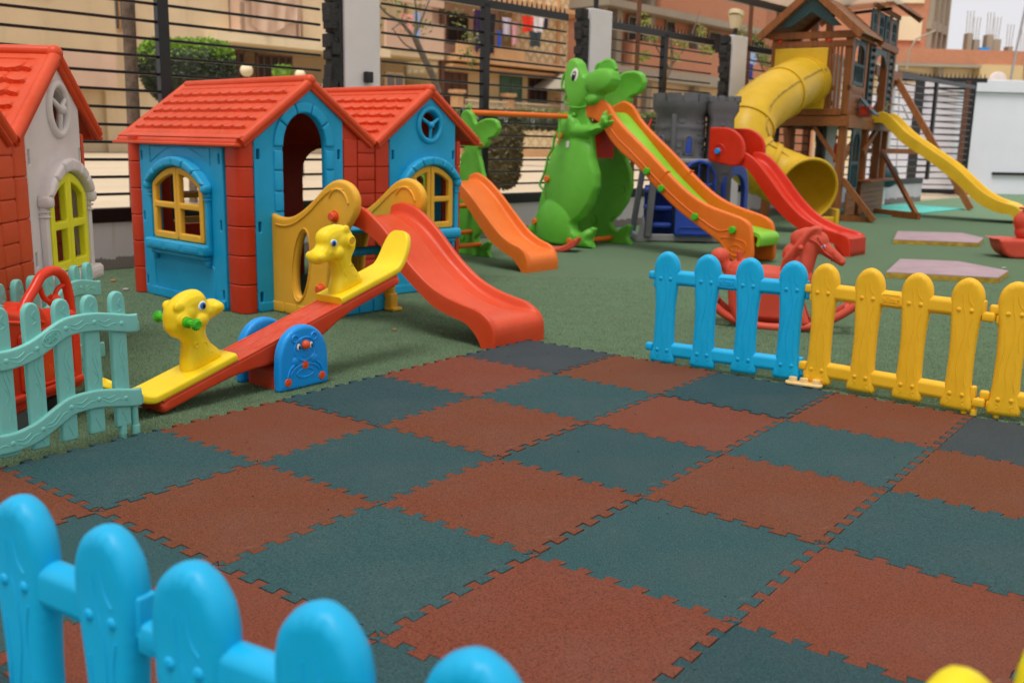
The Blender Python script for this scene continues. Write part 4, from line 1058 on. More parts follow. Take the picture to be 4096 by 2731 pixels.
mb = MB(); mb.tube([(.12, -.11, .445), (.12, .11, .445)], .012, 12); mb.ball((.12, -.11, .445), .016); mb.ball((.12, .11, .445), .016); mb.build('handle', 'horse', t)
mb = MB()
for pts in ([(.20, -.048, .50), (.235, -.042, .455), (.262, -.036, .405)], [(.16, -.05, .49), (.20, -.05, .47), (.245, -.043, .42), (.285, -.033, .395)], [(.285, -.03, .425), (.288, -.034, .40), (.28, -.02, .375)]): mb.tube(pts, .0045, 6)
mb.build('bridle', 'horse', t)
for s2 in (-1, 1):
    mb = MB(); mb.ball((.232, s2 * .038, .452), (.012, .006, .010), 12, 8); mb.build('eye', 'eyew', t)
    mb = MB(); mb.ball((.233, s2 * .0425, .451), (.007, .004, .007), 12, 8); mb.build('iris', 'eyeb', t)

# second rocker, cut by the right edge
t = thing('rocking_toy', 'brick red rocking toy with a rounded body, cut off by the right edge', 'rocking toy', (4.60, 8.95, 0), -.15)
mb = MB(); hull = crom([(-.15, .165), (-.14, .12), (-.11, .06), (-.05, .012), (.05, 0), (.5, 0), (.6, .03), (.68, .1), (.72, .165), (.7, .175), (-.14, .178)], 4); mb.puff(hull, .34, .03, FR(0, .1, 0), g=.08, e=.03); mb.build('rocker_hull', 'horse', t)
mb = MB(); mb.ball((.14, .1, .33), (.14, .11, .12)); mb.ball((.16, .1, .24), (.14, .12, .1)); mb.ball((.33, .1, .3), (.2, .11, .1)); mb.tube([(.48, .1, .3), (.55, .1, .45), (.6, .1, .55)], [.09, .07, .06], 14); mb.ball((.64, .1, .56), (.1, .05, .05)); blob(mb, 'animal_body', 'horse', t, .012, 4)
mb = MB(); mb.tube([(.2, .0, .42), (.2, .2, .42)], .015, 10); mb.box((.14, .1, .45), (.16, .16, .02), .008); mb.build('seat_ring', 'ored', t)

# purple-topped stepping boards
def slab(label, pts, z, loc):
    t = thing('stepping_board', label, 'board', (loc[0], loc[1], 0), 0, 'purple-topped boards lying on the turf')
    P = [(x - loc[0], y - loc[1]) for x, y in pts]
    mb = MB(); mb.prism(P, z - .006, None, .001); mb.build('core', 'edgey', t, smooth=False)
    mb = MB(); mb.prism([(x * .996, y * .996) for x, y in P], .007, None, z - .006); mb.build('vinyl_top', 'purple', t, smooth=False)
slab('nearer dusty purple topped board with ochre edges, behind the yellow fence', [(2.83, 7.35), (3.60, 7.17), (3.889, 7.60), (3.76, 8.20), (3.297, 8.277)], .045, (3.3, 7.7))
slab('farther dusty purple topped board with ochre edges, near the wooden tower', [(3.93, 10.09), (4.74, 9.93), (5.06, 10.5), (5.10, 11.1), (4.378, 11.14)], .045, (4.5, 10.5))
t = thing('soft_mat', 'thin turquoise mat with a scalloped edge under the swing frame', 'mat', (6, 15.5, 0))
tm = [(-.55, -1.345), (1.52, .88), (.9, 1.84), (-1.3, -.35)]; te = []
for i in range(4):
    a_ = np.array(tm[i]); b_ = np.array(tm[(i + 1) % 4]); d_ = b_ - a_; L = np.linalg.norm(d_); nn = np.array([d_[1], -d_[0]]) / L; k = int(L / .05)
    for j in range(k): te.append(tuple(a_ + d_ * j / k + nn * (.015 if j % 2 else 0)))
mb = MB(); mb.prism(te, .018, None, .001); mb.build('mat_sheet', 'teal', t, smooth=False)

# ================================================================== GREEN DINOSAUR SLIDE SETS
DINO = [(-.039, -.001), (-.088, .079), (-.04, .185), (-.084, .196), (-.145, .169), (-.206, .122), (-.262, .157), (-.286, .209), (-.195, .275), (-.094, .406), (-.041, .561), (-.05, .683), (-.111, .818), (-.138, .953), (-.155, 1.02), (-.043, 1.078), (.04, 1.094), (.098, 1.152), (.08, 1.168), (.037, 1.164), (.075, 1.209), (.058, 1.226), (.015, 1.197), (.012, 1.255), (-.008, 1.270), (-.032, 1.248), (-.041, 1.19), (-.062, 1.150), (-.146, 1.128), (-.182, 1.136), (-.215, 1.194), (-.224, 1.276), (-.163, 1.283), (-.099, 1.298), (-.067, 1.348), (-.069, 1.386), (.028, 1.415), (.075, 1.46), (.093, 1.519), (.068, 1.584), (.028, 1.611), (-.031, 1.622), (-.12, 1.62), (-.208, 1.592), (-.262, 1.563), (-.29, 1.606), (-.318, 1.669), (-.366, 1.709), (-.408, 1.722), (-.459, 1.713), (-.491, 1.675), (-.496, 1.628), (-.505, 1.55), (-.502, 1.472), (-.478, 1.4), (-.442, 1.305), (-.439, 1.242), (-.481, 1.218), (-.513, 1.17), (-.519, 1.098), (-.54, 1.034), (-.575, .929), (-.622, .82), (-.665, .703), (-.689, .573), (-.732, .427), (-.756, .295), (-.811, .196), (-.888, .106), (-.788, .087), (-.757, .038), (-.458, -.009), (-.2, -.008), (-.101, -.011)]
def ell(x, z, cx, cz, a, b, h): q = 1 - ((x - cx) / a) ** 2 - ((z - cz) / b) ** 2; return h * math.sqrt(q) if q > 0 else 0
def relief(x, z):
    body = ell(x, z, -.36, .60, .315, .43, .075); th = ell(x, z, -.50, .17, .235, .29, .098); ft = ell(x, z, -.22, .08, .2, .11, .06)
    sn = ell(x, z, -.07, 1.50, .19, .13, .075); hd = ell(x, z, -.38, 1.50, .16, .27, .05); jaw = ell(x, z, -.15, 1.34, .09, .06, .055)
    arm = max(ell(x, z, -.42, 1.09, .12, .12, .07), ell(x, z, -.24, 1.06, .24, .06, .065), ell(x, z, .01, 1.17, .08, .07, .05))
    return max(body, th, ft, sn, hd, jaw, arm)
DINO_IN = DINO[:14] + [(-.165, 1.03), (-.185, 1.12)] + DINO[30:]
def dino_panel(parent, sc, y, lean, mat, face=True, flip=False):
    """one moulded side panel; local x towards the slide's foot, facing -y"""
    m = XF((0, y, 0), rx=lean) @ Matrix.Scale(sc, 4) @ FR(0, 0, 0)
    ex = relief if face else (lambda x, z: -.012 if bdist(np.array([[x, z]]), [DINO_IN])[0] > .05 else 0)
    mb = MB(); mb.puff(DINO if face else DINO_IN, .07, .022, m, g=.015 if face else .05, e=.02, extra=ex)
    mb.tube([m @ Vector(p) for p in crom([(-.55, 1.165, 0), (-.57, 1.08, 0), (-.622, .993, 0), (-.632, .903, 0), (-.684, .82, 0), (-.702, .721, 0), (-.728, .64, 0), (-.766, .563, 0), (-.748, .53, 0), (-.70, .50, 0)], 4, False)], .0125 * sc, 8)
    for pts in ([(-.47, 1.63, 0), (-.550, 1.575, 0), (-.568, 1.465, 0), (-.49, 1.445, 0)], [(-.485, 1.42, 0), (-.523, 1.369, 0), (-.516, 1.322, 0), (-.448, 1.285, 0)]):
        mb.tube([m @ Vector(p) for p in crom(pts, 4, False)], .012 * sc, 8)
    if face: mb.tube([m @ Vector(p) for p in crom([(-.13, 1.60, 0), (-.10, 1.661, 0), (-.048, 1.680, 0), (.006, 1.664, 0), (.045, 1.60, 0)], 4, False)], .025 * sc, 10); mb.puff([(x, z) for x, z in arc(-.04, 1.60, .085, .075, 0, PI, 12)], .05, .012, m, g=.04)
    if face:
        mb.tube([m @ Vector((x, z, .05)) for x, z in arc(-.04, 1.575, .02, .024, 0, 2 * PI, 12)[:-1]], .007 * sc, 6, closed=True)
        mb.tube([m @ Vector((x, z, .033 + w_)) for x, z, w_ in ((-.44, 1.285, .02), (-.36, 1.27, .03), (-.28, 1.27, .025), (-.225, 1.28, .005))], .009 * sc, 8)
        mb.ball(tuple(m @ Vector((-.36, 1.205, .05))), .022 * sc); mb.ball(tuple(m @ Vector((-.015, 1.155, .06))), (.03 * sc, .02 * sc, .032 * sc))
        for q in (0, 1, 2): mb.tube([m @ Vector(((-.18, -.10, -.05)[q], .02, .055)), m @ Vector(((-.18, -.10, -.05)[q] + .01, .10, .04))], .004 * sc, 5) if q else None
    else:
        for x, z in ((-.17, .80), (-.16, .52), (-.22, .30), (-.12, .66), (-.5, .22)): mb.tube([m @ Vector((x, z, .026)), m @ Vector((x, z, .032))], .045 * sc, 14)
    p = mb.build('dinosaur_panel', mat, parent, sharp=65)
    if face:
        mb = MB(); mb.puff([(x + (z - 1.555) * .12, z) for x, z in arc(-.362, 1.555, .041, .066, 0, 2 * PI, 20)[:-1]], .012, .004, m, g=.05, w0=.078); mb.build('eye', 'eyew', p)
        mb = MB(); mb.puff([(x + (z - 1.55) * .18, z) for x, z in arc(-.366, 1.55, .024, .046, 0, 2 * PI, 18)[:-1]], .012, .004, m, g=.05, w0=.0815); mb.build('pupil', 'eyek', p)
        mb = MB(); mb.ball(tuple(m @ Vector((-.36, 1.568, .089))), (.009 * sc, .004 * sc, .011 * sc)); mb.build('eye_glint', 'eyew', p)
        mb = MB()
        for x, z, w_ in ((-.476, 1.014, .075), (-.600, .609, .075), (-.745, .2, .045), (-.275, .049, .075)): mb.cyl(m @ Vector((x, z, w_)), m @ Vector((x, z, w_ + .04)), .031 * sc, n=18, bev=.008)
        mb.build('bolt', 'orange', p)
        mb = MB(); mb.puff(rrect(-.395, .905, -.36, .965, .008), .004, .001, m, g=.05, w0=.094); mb.build('sticker', 'white', p)
    return p
t = thing('dinosaur_slide', 'tall green dinosaur slide with orange sides and lime bed, white eye looking right', 'slide', (.756, 8.926, 0), ang(.74, -.673))
dino_panel(t, 1, .04, -.055, 'green'); dino_panel(t, 1, .62, .055, 'green', False)
SIDE = [(-.32, 1.19), (-.30, 1.25), (-.227, 1.296), (-.152, 1.33), (-.083, 1.345), (.014, 1.30), (.094, 1.197), (.211, 1.09), (.349, .985), (.498, .872), (.681, .722), (.884, .573), (1.055, .484), (1.209, .436), (1.379, .395), (1.475, .358), (1.52, .298), (1.545, .15), (1.545, .044), (1.52, .01), (1.399, -.001), (1.356, .016), (1.24, .146), (1.105, .229), (.968, .304), (.781, .415), (.612, .541), (.463, .669), (.312, .79), (.16, .884), (.042, .99), (-.038, 1.088), (-.132, 1.16), (-.243, 1.18)]
for yy, sg in ((.10, -1), (.47, 1)):
    mb = MB(); mb.puff(crom(SIDE, 2), .05, .02, FR(0, yy, 0), g=.05, e=.03, extra=None)
    mid = [((a_[0] + b_[0]) / 2, (a_[1] + b_[1]) / 2) for a_, b_ in zip(SIDE[5:15], [SIDE[30], SIDE[29], SIDE[28], SIDE[27], SIDE[26], SIDE[25], SIDE[24], SIDE[23], SIDE[22], (1.36, .25)])]
    for d_ in (-1, 1):
        mb.tube([(x, yy + d_ * .0255, z - .03) for x, z in crom(mid, 3, False)], .006, 6); mb.tube([(x, yy + d_ * .0255, z) for x, z in crom([(1.24, .20), (1.46, .19), (1.47, .10), (1.36, .07)], 4)], .005, 6, closed=True)
        mb.tube([(x, yy + d_ * .0255, z) for x, z in arc(1.39, .13, .05, .025, 0, 2 * PI, 16)[:-1]], .004, 6, closed=True)
    mb.box((.62, yy, .665), (.006, .055, .19), 0, XF((.62, 0, .665), ry=.75) @ Matrix.Translation((-.62, 0, -.665)))
    sp = mb.build('slide_side', 'orange', t)
    if sg < 0:
        mb = MB()
        for x, z in ((.478, .725), (.639, .583), (.993, .362), (1.36, .278)): mb.cyl((x, yy - .025, z), (x, yy - .06, z), .031, n=10, bev=.006)
        mb.build('knob', 'hgreen', sp)
bed = crom([(-.22, 1.20), (-.1, 1.235), (-.025, 1.22), (.09, 1.12), (.21, 1.01), (.465, .775), (.713, .575), (.95, .41), (1.15, .325), (1.434, .28), (1.55, .262), (1.585, .225), (1.578, .17), (1.56, .15)], 4, False)
mb = MB(); R = []
for i, (x, z) in enumerate(bed):
    a_ = bed[max(i - 1, 0)]; b_ = bed[min(i + 1, len(bed) - 1)]; l = math.hypot(b_[0] - a_[0], b_[1] - a_[1]); nx, nz = -(b_[1] - a_[1]) / l, (b_[0] - a_[0]) / l
    R.append([(x, .128, z), (x, .17, z), (x + nx * .0, .285, z + nz * .0), (x, .40, z), (x, .442, z), (x - nx * .03, .442, z - nz * .03), (x - nx * .03, .128, z - nz * .03)])
mb.rings(R); mb.build('slide_bed', 'lgreen', t)
mb = MB()
for x, z in ((-.275, .049), (-.757, .2), (-.66, .45), (-.614, .70), (-.50, .95)): mb.tube([(x, .03, z), (x, .64, z)], .024, 12)
mb.build('rung', 'orange', t)
mb = MB(); mb.box((-.35, .32, .985), (.34, .5, .04), .01); mb.puff([(-.16, .82), (-.16, 1.2), (-.20, 1.2), (-.20, .82)], .30, .01, FR(0, .28, 0), g=.2); mb.build('platform', 'ored', t)
t = thing('swing_beam', 'orange horizontal swing beam with steel hooks and a black end cap', 'swing', (-.42, 8.72, 0), ang(.85, .42))
mb = MB(); mb.tube([(0, 0, 1.195), (.98, 0, 1.19)], .024, 14); mb.build('beam', 'orange', t)
mb = MB(); mb.tube([(-.05, 0, 1.20), (0, 0, 1.20)], .036, 14); mb.ball((-.05, 0, 1.20), .036); mb.build('end_cap', 'black', t)
mb = MB()
for x in (.36, .63): mb.tube([(x + .022 * math.cos(a_), 0, 1.185 + .03 * math.sin(a_)) for a_ in [2 * PI * k / 14 for k in range(14)]], .007, 6, closed=True); mb.tube([(x + .014 * math.cos(a_), 0, 1.14 + .018 * math.sin(a_)) for a_ in [2 * PI * k / 12 for k in range(12)]], .006, 6, closed=True)
mb.build('hook', 'steel', t)
mb = MB(); mb.puff(crom([(-.02, 0), (.0, .6), (-.005, 1.14), (.0, 1.25), (.02, 1.27), (.045, 1.2), (.07, 1.1), (.10, .6), (.13, 0)], 3), .05, .02, FR(0, .03, 0), g=.1, e=.05); mb.build('swing_leg', 'green', t)
mb = MB(); mb.tube([(.9, -.02, 1.0), (.9, .0, 1.22), (1.0, .02, 1.22)], .012, 8); mb.build('green_bracket', 'green', t)
t = thing('scoop_swing', 'small red scooped swing seat resting on the turf beside the green foot', 'swing seat', (.32, 8.75, 0), ang(.8, -.2))
mb = MB(); seat_p = crom([(-.24, .10), (-.17, .055), (-.06, .03), (.08, .035), (.17, .07), (.24, .12), (.27, .12), (.25, .06), (.15, .005), (0, .0), (-.15, .01), (-.26, .06)], 3); mb.puff(seat_p, .22, .012, FR(0, 0, 0), g=.08, e=.03); mb.build('seat_shell', 'horse', t)

t = thing('dinosaur_slide', 'small green dinosaur slide with a plain orange chute, right of the blue playhouse', 'slide', (-.161, 8.098, 0), ang(.78, -.63))
dino_panel(t, .70, .0, .03, 'green', False); dino_panel(t, .70, -.62, -.03, 'green', True)
srim = [(-.85, .68), (-.775, .70), (-.664, .655), (-.529, .553), (-.383, .416), (-.228, .277), (-.12, .215), (-.02, .182), (.025, .145), (.055, .08), (.055, .0)]
sund = [(-.85, .59), (-.77, .60), (-.69, .565), (-.56, .46), (-.44, .33), (-.32, .215), (-.20, .145), (-.10, .10), (-.05, .06), (-.015, .02), (-.005, .0)]
dx = .73
mb = MB(); chute(mb, [(x + dx, z) for x, z in srim], [(x + dx, z) for x, z in sund], .385, y0=-.36, bed=.6, ridges=False); mb.build('chute', 'orange', t, sharp=62)
mb = MB()
for x, z in ((-.25, .2), (-.25, .42), (-.16, .10)): mb.tube([(x, -.62, z), (x, .0, z)], .02, 12)
mb.build('rung', 'orange', t)

# ================================================================== GREY CASTLE
t = thing('castle_climber', 'grey toy castle climber with two battlement towers and a deep blue arched door', 'climber', (1.644, 9.634, 0), 0)
def tower(mb, cx, cy, prof, n=32, notch=None, z1=None):
    R = [[(cx + r * math.cos(2 * PI * k / n), cy + r * math.sin(2 * PI * k / n), z) for k in range(n)] for r, z in prof]; mb.rings(R, caps=False)
mb = MB(); cx, cy_ = -.01, .30
prof = [(.27, .75), (.25, .86), (.245, .98), (.252, 1.0), (.252, 1.03), (.245, 1.05), (.245, 1.10), (.252, 1.12), (.252, 1.14), (.245, 1.16), (.245, 1.25), (.285, 1.30), (.287, 1.37), (.258, 1.37), (.258, 1.30), (.20, 1.26)]
tower(mb, cx, cy_, prof)
for k in range(11):
    a0 = 2 * PI * k / 11 + .05
    o = [(cx + r * math.cos(a_), cy_ + r * math.sin(a_)) for r, seq in ((.289, (a0, a0 + .25, a0 + .49)), (.256, (a0 + .49, a0 + .25, a0))) for a_ in seq]; mb.prism(o, .082, None, 1.368)
for a_ in (-PI / 2 - .42,): mb.box((cx + .25 * math.cos(a_), cy_ + .25 * math.sin(a_), 1.0), (.05, .05, .5), .008)
for k in range(30):
    a_ = random.uniform(-PI, 0); z = .88 + (k % 6) * .06; mb.box((0, 0, 0), (.05, .008, .028), .002, Matrix.Translation((cx + .247 * math.cos(a_), cy_ + .247 * math.sin(a_), z)) @ Matrix.Rotation(a_ + PI / 2, 4, 'Z'))
ft = mb.build('round_tower', 'grey', t)
mb = MB()
for a_ in (-PI / 2 + .2, -PI / 2 - 1.0): 
    m = Matrix.Translation((cx + .247 * math.cos(a_), cy_ + .247 * math.sin(a_), 0)) @ Matrix.Rotation(a_ + PI / 2, 4, 'Z') @ FR(0, 0, 0)
    mb.puff([(-.055, .86), (.055, .86), (.055, 1.0)] + arc(0, 1.0, .055, .055, 0, PI, 8) + [(-.055, 1.0)], .02, .006, m, holes=[[(-.032, .87), (.032, .87)] + arc(0, 1.0, .032, .032, 0, PI, 8)], g=.05)
mb.build('window_surround', 'grey', ft)
mb = MB()
for a_ in (-PI / 2 + .2, -PI / 2 - 1.0): mb.box((cx + .243 * math.cos(a_), cy_ + .243 * math.sin(a_), .95), (.05, .02, .16))
mb.build('window_opening', 'dblue', ft)
mb = MB()
c2, cy2 = .37, .22
def sq(h, z): return [(c2 + x, cy2 + y, z) for x, y in rrect(-h, -h, h, h, h * .3, 3)]
mb.rings([sq(.13, 0), sq(.125, .8), sq(.12, 1.22), sq(.155, 1.29), sq(.155, 1.38), sq(.135, 1.38), sq(.135, 1.3)])
for x in (-.12, -.03, .06, .13):
    for y in (-.145, .145): mb.box((c2 + x, cy2 + y, 1.40), (.06, .022, .06), .003)
for y in (-.05, .05): mb.box((c2 - .145, cy2 + y, 1.40), (.022, .06, .06), .003); mb.box((c2 + .145, cy2 + y, 1.40), (.022, .06, .06), .003)
for k in range(9): mb.box((c2 + random.uniform(-.05, .05), cy2 - .124, .3 + k * .1), (.07, .01, .03), .002)
mb.tube([(c2 + .0 + .02 * math.cos(a_), cy2 - .13, 1.13 + .03 * math.sin(a_)) for a_ in [2 * PI * k / 12 for k in range(12)]], .008, 6, closed=True); mb.tube([(c2, cy2 - .13, 1.05), (c2, cy2 - .13, 1.16)], .006, 6)
mb.build('square_tower', 'grey', t)
mb = MB(); mb.box((0, .28, .80), (.55, .5, .05), .01); mb.box((-.02, .10, .045), (.86, .05, .07), .01); mb.box((-.42, .35, .045), (.05, .5, .07), .01); mb.box((.42, .3, .045), (.05, .45, .07), .01)
mb.puff([(-.45, .0), (-.32, .0), (-.33, .12), (-.36, .26), (-.375, .26), (-.40, .12)], .05, .01, FR(0, .08, 0), g=.06); mb.build('base_frame', 'lgrey', t)
mb = MB(); mb.bar((-.32, .05, .05), (-.27, .12, .72), .07, .05, bev=.01); mb.bar((-.43, .42, .05), (-.33, .45, .82), .06, .05, bev=.01); mb.box((.15, .52, .4), (.5, .03, .75), .01); mb.build('corner_leg', 'grey', t)
mb = MB()
for z in (.16, .33, .50): mb.box((-.20, .28, z), (.26, .25, .05), .012)
mb.box((-.17, .42, .3), (.3, .03, .5), .01); mb.build('step', 'dblue', t)
mb = MB(); do = [(-.06, .07), (.29, .07), (.29, .60)] + arc(.165, .62, .165, .20, 0, PI, 14) + [(.0, .6), (-.06, .5)]
do = [(-.06, .07), (.33, .07), (.33, .62)] + arc(.155, .62, .175, .20, 0, PI, 14)[1:] + [(-.02, .5), (-.06, .45)]
hs = []
for x0_, x1_ in ((.005, .055), (.07, .145), (.16, .235), (.25, .30)):
    def tp(x): return .62 + .165 * math.sqrt(max(0, 1 - ((x - .155) / .15) ** 2))
    hs.append([(x0_, .59), (x1_, .59), (x1_, max(.6, tp(x1_))), ((x0_ + x1_) / 2, tp((x0_ + x1_) / 2)), (x0_, max(.6, tp(x0_)))]); hs.append([(x0_ + .01, .46), (x1_, .46), (x1_, .575), (x0_ + .01, .575)])
mb.puff(do, .05, .015, FR(0, .03, 0), holes=hs, g=.07, e=.03); mb.tube([(x, .0, z) for x, z in rrect(-.02, .1, .29, .16, .01)], .005, 6, closed=True); mb.build('arched_door', 'dblue', t)
mb = MB(); mb.puff([(.0, .05), (.07, .05), (.08, .5)] + arc(.27, .5, .19, .17, PI, 0, 14) + [(.46, .5), (.47, .05), (.56, .05), (.55, .55)] + arc(.27, .55, .27, .26, 0, PI, 16)[1:], .05, .015, FR(.40, .08, 0, .9), g=.07, e=.03); mb.build('blue_arch', 'dblue', t)
mb = MB()
for x, y, z in ((-.46, .40, .10), (-.36, .10, .68)): mb.cyl((x, y - .03, z), (x, y - .07, z), .03, n=14, bev=.006)
mb.build('bolt', 'sblue', t)
mb = MB(); mb.tube(crom([(-.30, .3, 1.20), (-.36, .25, 1.05), (-.42, .25, .95), (-.41, .25, .80), (-.37, .2, .72)], 4, False), .012, 8); mb.build('rope', 'ored', t)
t = thing('toddler_slide', 'bright red slide with rounded shoulder plates docked to the grey castle', 'slide', (1.93, 9.62, 0), ang(.77, -.64))
crim = [(.22, .90), (.31, .90), (.42, .84), (.58, .68), (.74, .50), (.92, .345), (1.1, .26), (1.26, .215), (1.36, .19), (1.40, .13), (1.41, .0)]
cund = [(.22, .78), (.30, .77), (.38, .72), (.50, .58), (.66, .40), (.84, .26), (1.02, .175), (1.18, .13), (1.29, .09), (1.34, .04), (1.36, .0)]
mb = MB(); chute(mb, crim, cund, .40, y0=.20, bed=.64); mb.build('chute', 'ored', t, sharp=62)
pl_ = [(-.05, .82), (-.05, 1.13), (.08, 1.13)] + arc(.09, .93, .235, .20, PI / 2, 0, 10) + [(.325, .84), (.28, .775), (.20, .765), (.02, .80)]
for yy in (-.02, .42):
    mb = MB(); mb.puff(pl_, .045, .015, FR(0, yy, 0), g=.05, e=.02); mb.tube([(x, yy - .024, z) for x, z in arc(.07, .90, .06, .07, 0, PI, 12)], .005, 6); sp = mb.build('shoulder_plate', 'ored', t)
    mb = MB(); mb.cyl((.06, yy - .02, .905), (.06, yy - .055, .905), .028, n=14, bev=.006); mb.build('bolt', 'sblue', sp)
mb = MB(); mb.puff([(1.30, .0), (1.41, .0), (1.41, .16), (1.2, .20), (1.24, .12)], .39, .02, FR(0, .20, 0), g=.1); mb.build('slide_foot', 'ored', t)

# ================================================================== WOODEN PLAY TOWER
TC = (4.332, 13.089, 0); TA = ang(.53, .848)
t = thing('play_tower', 'cedar play tower with shingled gable roofs, lattice windows and a counter', 'play tower', TC, TA)
# local: x along the right-hand face, y along the left-hand face (away to the left)
def bx(mb, x0, x1, y0, y1, z0, z1, b=.004): mb.box(((x0 + x1) / 2, (y0 + y1) / 2, (z0 + z1) / 2), (x1 - x0, y1 - y0, z1 - z0), b)
for x, y, h in ((.05, .05, 2.45), (.05, 1.02, 2.45), (.82, .05, 2.45), (1.30, .05, 2.86), (2.15, .05, 2.86), (2.62, .05, 2.86), (1.0, 1.02, 2.86), (1.8, 1.02, 2.86), (2.62, 1.02, 2.86)):
    mb = MB(); bx(mb, x - .05, x + .05, y - .05, y + .05, 0, h); mb.build('post', 'wood', t)
mb = MB(); bx(mb, 0, 2.66, .0, 1.06, 1.36, 1.40, 0); 
for y in (0, 1.06): bx(mb, -.02, 2.68, y - .035, y + .005, 1.22, 1.38)
bx(mb, -.03, .01, 0, 1.08, 1.24, 1.37); bx(mb, 2.62, 2.66, 0, 1.08, 1.24, 1.37); mb.build('deck', 'woodh', t)
def lattice(x0, x1, z0, z1, y, arch=True, nb=4):
    mb = MB(); h = [rrect(x0 + .05, z0 + .05, (x0 + x1) / 2 - .01, (z0 + z1) / 2 - .02, .01, 2)]
    w_ = (x1 - x0 - .10) / nb; hs = []
    for k in range(nb):
        a_ = x0 + .05 + k * w_; hs.append([(a_ + .012, z0 + .05), (a_ + w_ - .012, z0 + .05), (a_ + w_ - .012, z0 + (z1 - z0) * .42), (a_ + .012, z0 + (z1 - z0) * .42)])
    xm = (x0 + x1) / 2; hw = (x1 - x0) / 2 - .05; zb = z0 + (z1 - z0) * .48; zt = z1 - .06
    hs.append([(x0 + .05, zb), (xm - .012, zb), (xm - .012, zt)] + [(xm - hw * math.sin(PI / 2 * k / 5), zt - (zt - zb) * .45 * (1 - math.cos(PI / 2 * k / 5))) for k in range(1, 6)])
    hs.append([(xm + .012, zb), (x1 - .05, zb)] + [(xm + hw * math.sin(PI / 2 * k / 5), zt - (zt - zb) * .45 * (1 - math.cos(PI / 2 * k / 5))) for k in range(5, 0, -1)] + [(xm + .012, zt)])
    mb.puff([(x0, z0), (x1, z0), (x1, z1), (x0, z1)], .03, .004, FR(0, y, 0), holes=hs, g=.2, e=.1); mb.build('lattice_window', 'tealdk', t)
lattice(.12, .74, 1.78, 2.36, .02); lattice(1.36, 1.70, 2.48, 2.84, .02, nb=3); lattice(.98, 1.24, 2.48, 2.84, .02, nb=3); lattice(1.80, 2.10, 2.48, 2.84, .02, nb=3); lattice(2.2, 2.56, 2.48, 2.84, .02, nb=3)
lattice(.3, .78, .38, 1.22, -.01, nb=3)
def slats(mb, x0, x1, z0, z1, y, n):
    h = (z1 - z0) / n
    for k in range(n): bx(mb, x0, x1, y - .012, y + .012, z0 + k * h + .002, z0 + (k + 1) * h - .002, .003)
for a_ in ((.10, .77, 1.38, 1.77, .02, 4), (1.10, 2.60, .04, .48, .0, 6), (2.2, 2.58, 1.4, 2.35, 1.0, 9), (.3, .78, .05, .37, .0, 3), (1.36, 2.10, 1.40, 2.30, .98, 10), (.90, 1.26, 2.5, 2.86, 1.0, 4)):
    mb = MB(); slats(mb, *a_); mb.build('wall_boards', 'woodh', t)
mb = MB(); bx(mb, 1.02, 2.75, -.16, .10, .49, .52); mb.build('counter_shelf', 'woodh', t)
for a_ in ((.0, 2.66, -.03, .01, 2.37, 2.46), (.95, 2.66, -.02, .02, 2.86, 2.92), (.0, .8, .0, .04, 1.70, 1.77), (.06, .1, .1, 1.0, 2.26, 2.34)):
    mb = MB(); bx(mb, *a_); mb.build('rail', 'wood', t)
for a_, b_, w_, h_ in (((1.06, 0, .90), (1.95, .02, 1.28), .05, .08), ((.05, -.45, .03), (.05, .0, .55), .06, .07), ((.1, -.42, .04), (.1, .05, .04), .06, .07), ((-.25, .55, .04), (.0, .8, 1.2), .06, .06), ((.02, .42, 1.22), (.05, .06, .75), .05, .05)):
    mb = MB(); mb.bar(a_, b_, w_, h_); mb.build('brace', 'wood', t)
for x0 in (1.02, 2.24):
    mb = MB(); bx(mb, x0, x0 + .20, .0, .02, 1.44, 2.34)
    for k in range(9): mb.ball((x0 + .1, -.02, 1.5 + k * .1), .03, 10, 8)
    mb.build('climbing_strip', 'tealdk', t)
mb = MB(); mb.puff([(1.36, 2.12), (1.36, 2.36), (2.10, 2.36), (2.10, 2.12)] + arc(1.73, 2.12, .31, .16, 0, PI, 12), .025, .004, FR(0, .02, 0), g=.2, e=.1); mb.build('door_arch', 'tealdk', t)
# left-hand face: gable above the tube entrance
LM = Matrix(((0, 0, -1, 0), (-1, 0, 0, 0), (0, 1, 0, 0), (0, 0, 0, 1)))
mb = MB()
for y0, y1, z0, z1 in ((.0, 1.06, 2.25, 2.33), (-.03, 1.1, 2.36, 2.45)): bx(mb, -.04, .0, y0, y1, z0, z1)
for y in (.12, .17, .22): bx(mb, -.03, -.01, y, y + .03, 1.38, 2.25)
bx(mb, -.035, .0, .26, .31, 1.38, 2.26); bx(mb, -.035, .0, 1.0, 1.06, 1.38, 2.26); bx(mb, -.04, 0, .08, 1.06, 1.38, 1.47); mb.build('gable_frame', 'wood', t)
mb = MB(); tri = [(-.93, 2.50), (-.80, 2.50), (-.53, 2.68), (-.26, 2.50), (-.13, 2.50), (-.53, 2.88)]; mb.puff(tri, .025, .004, Matrix.Translation((-.14, 0, 0)) @ LM, g=.2, e=.1); mb.build('gable_ornament', 'tealdk', t)
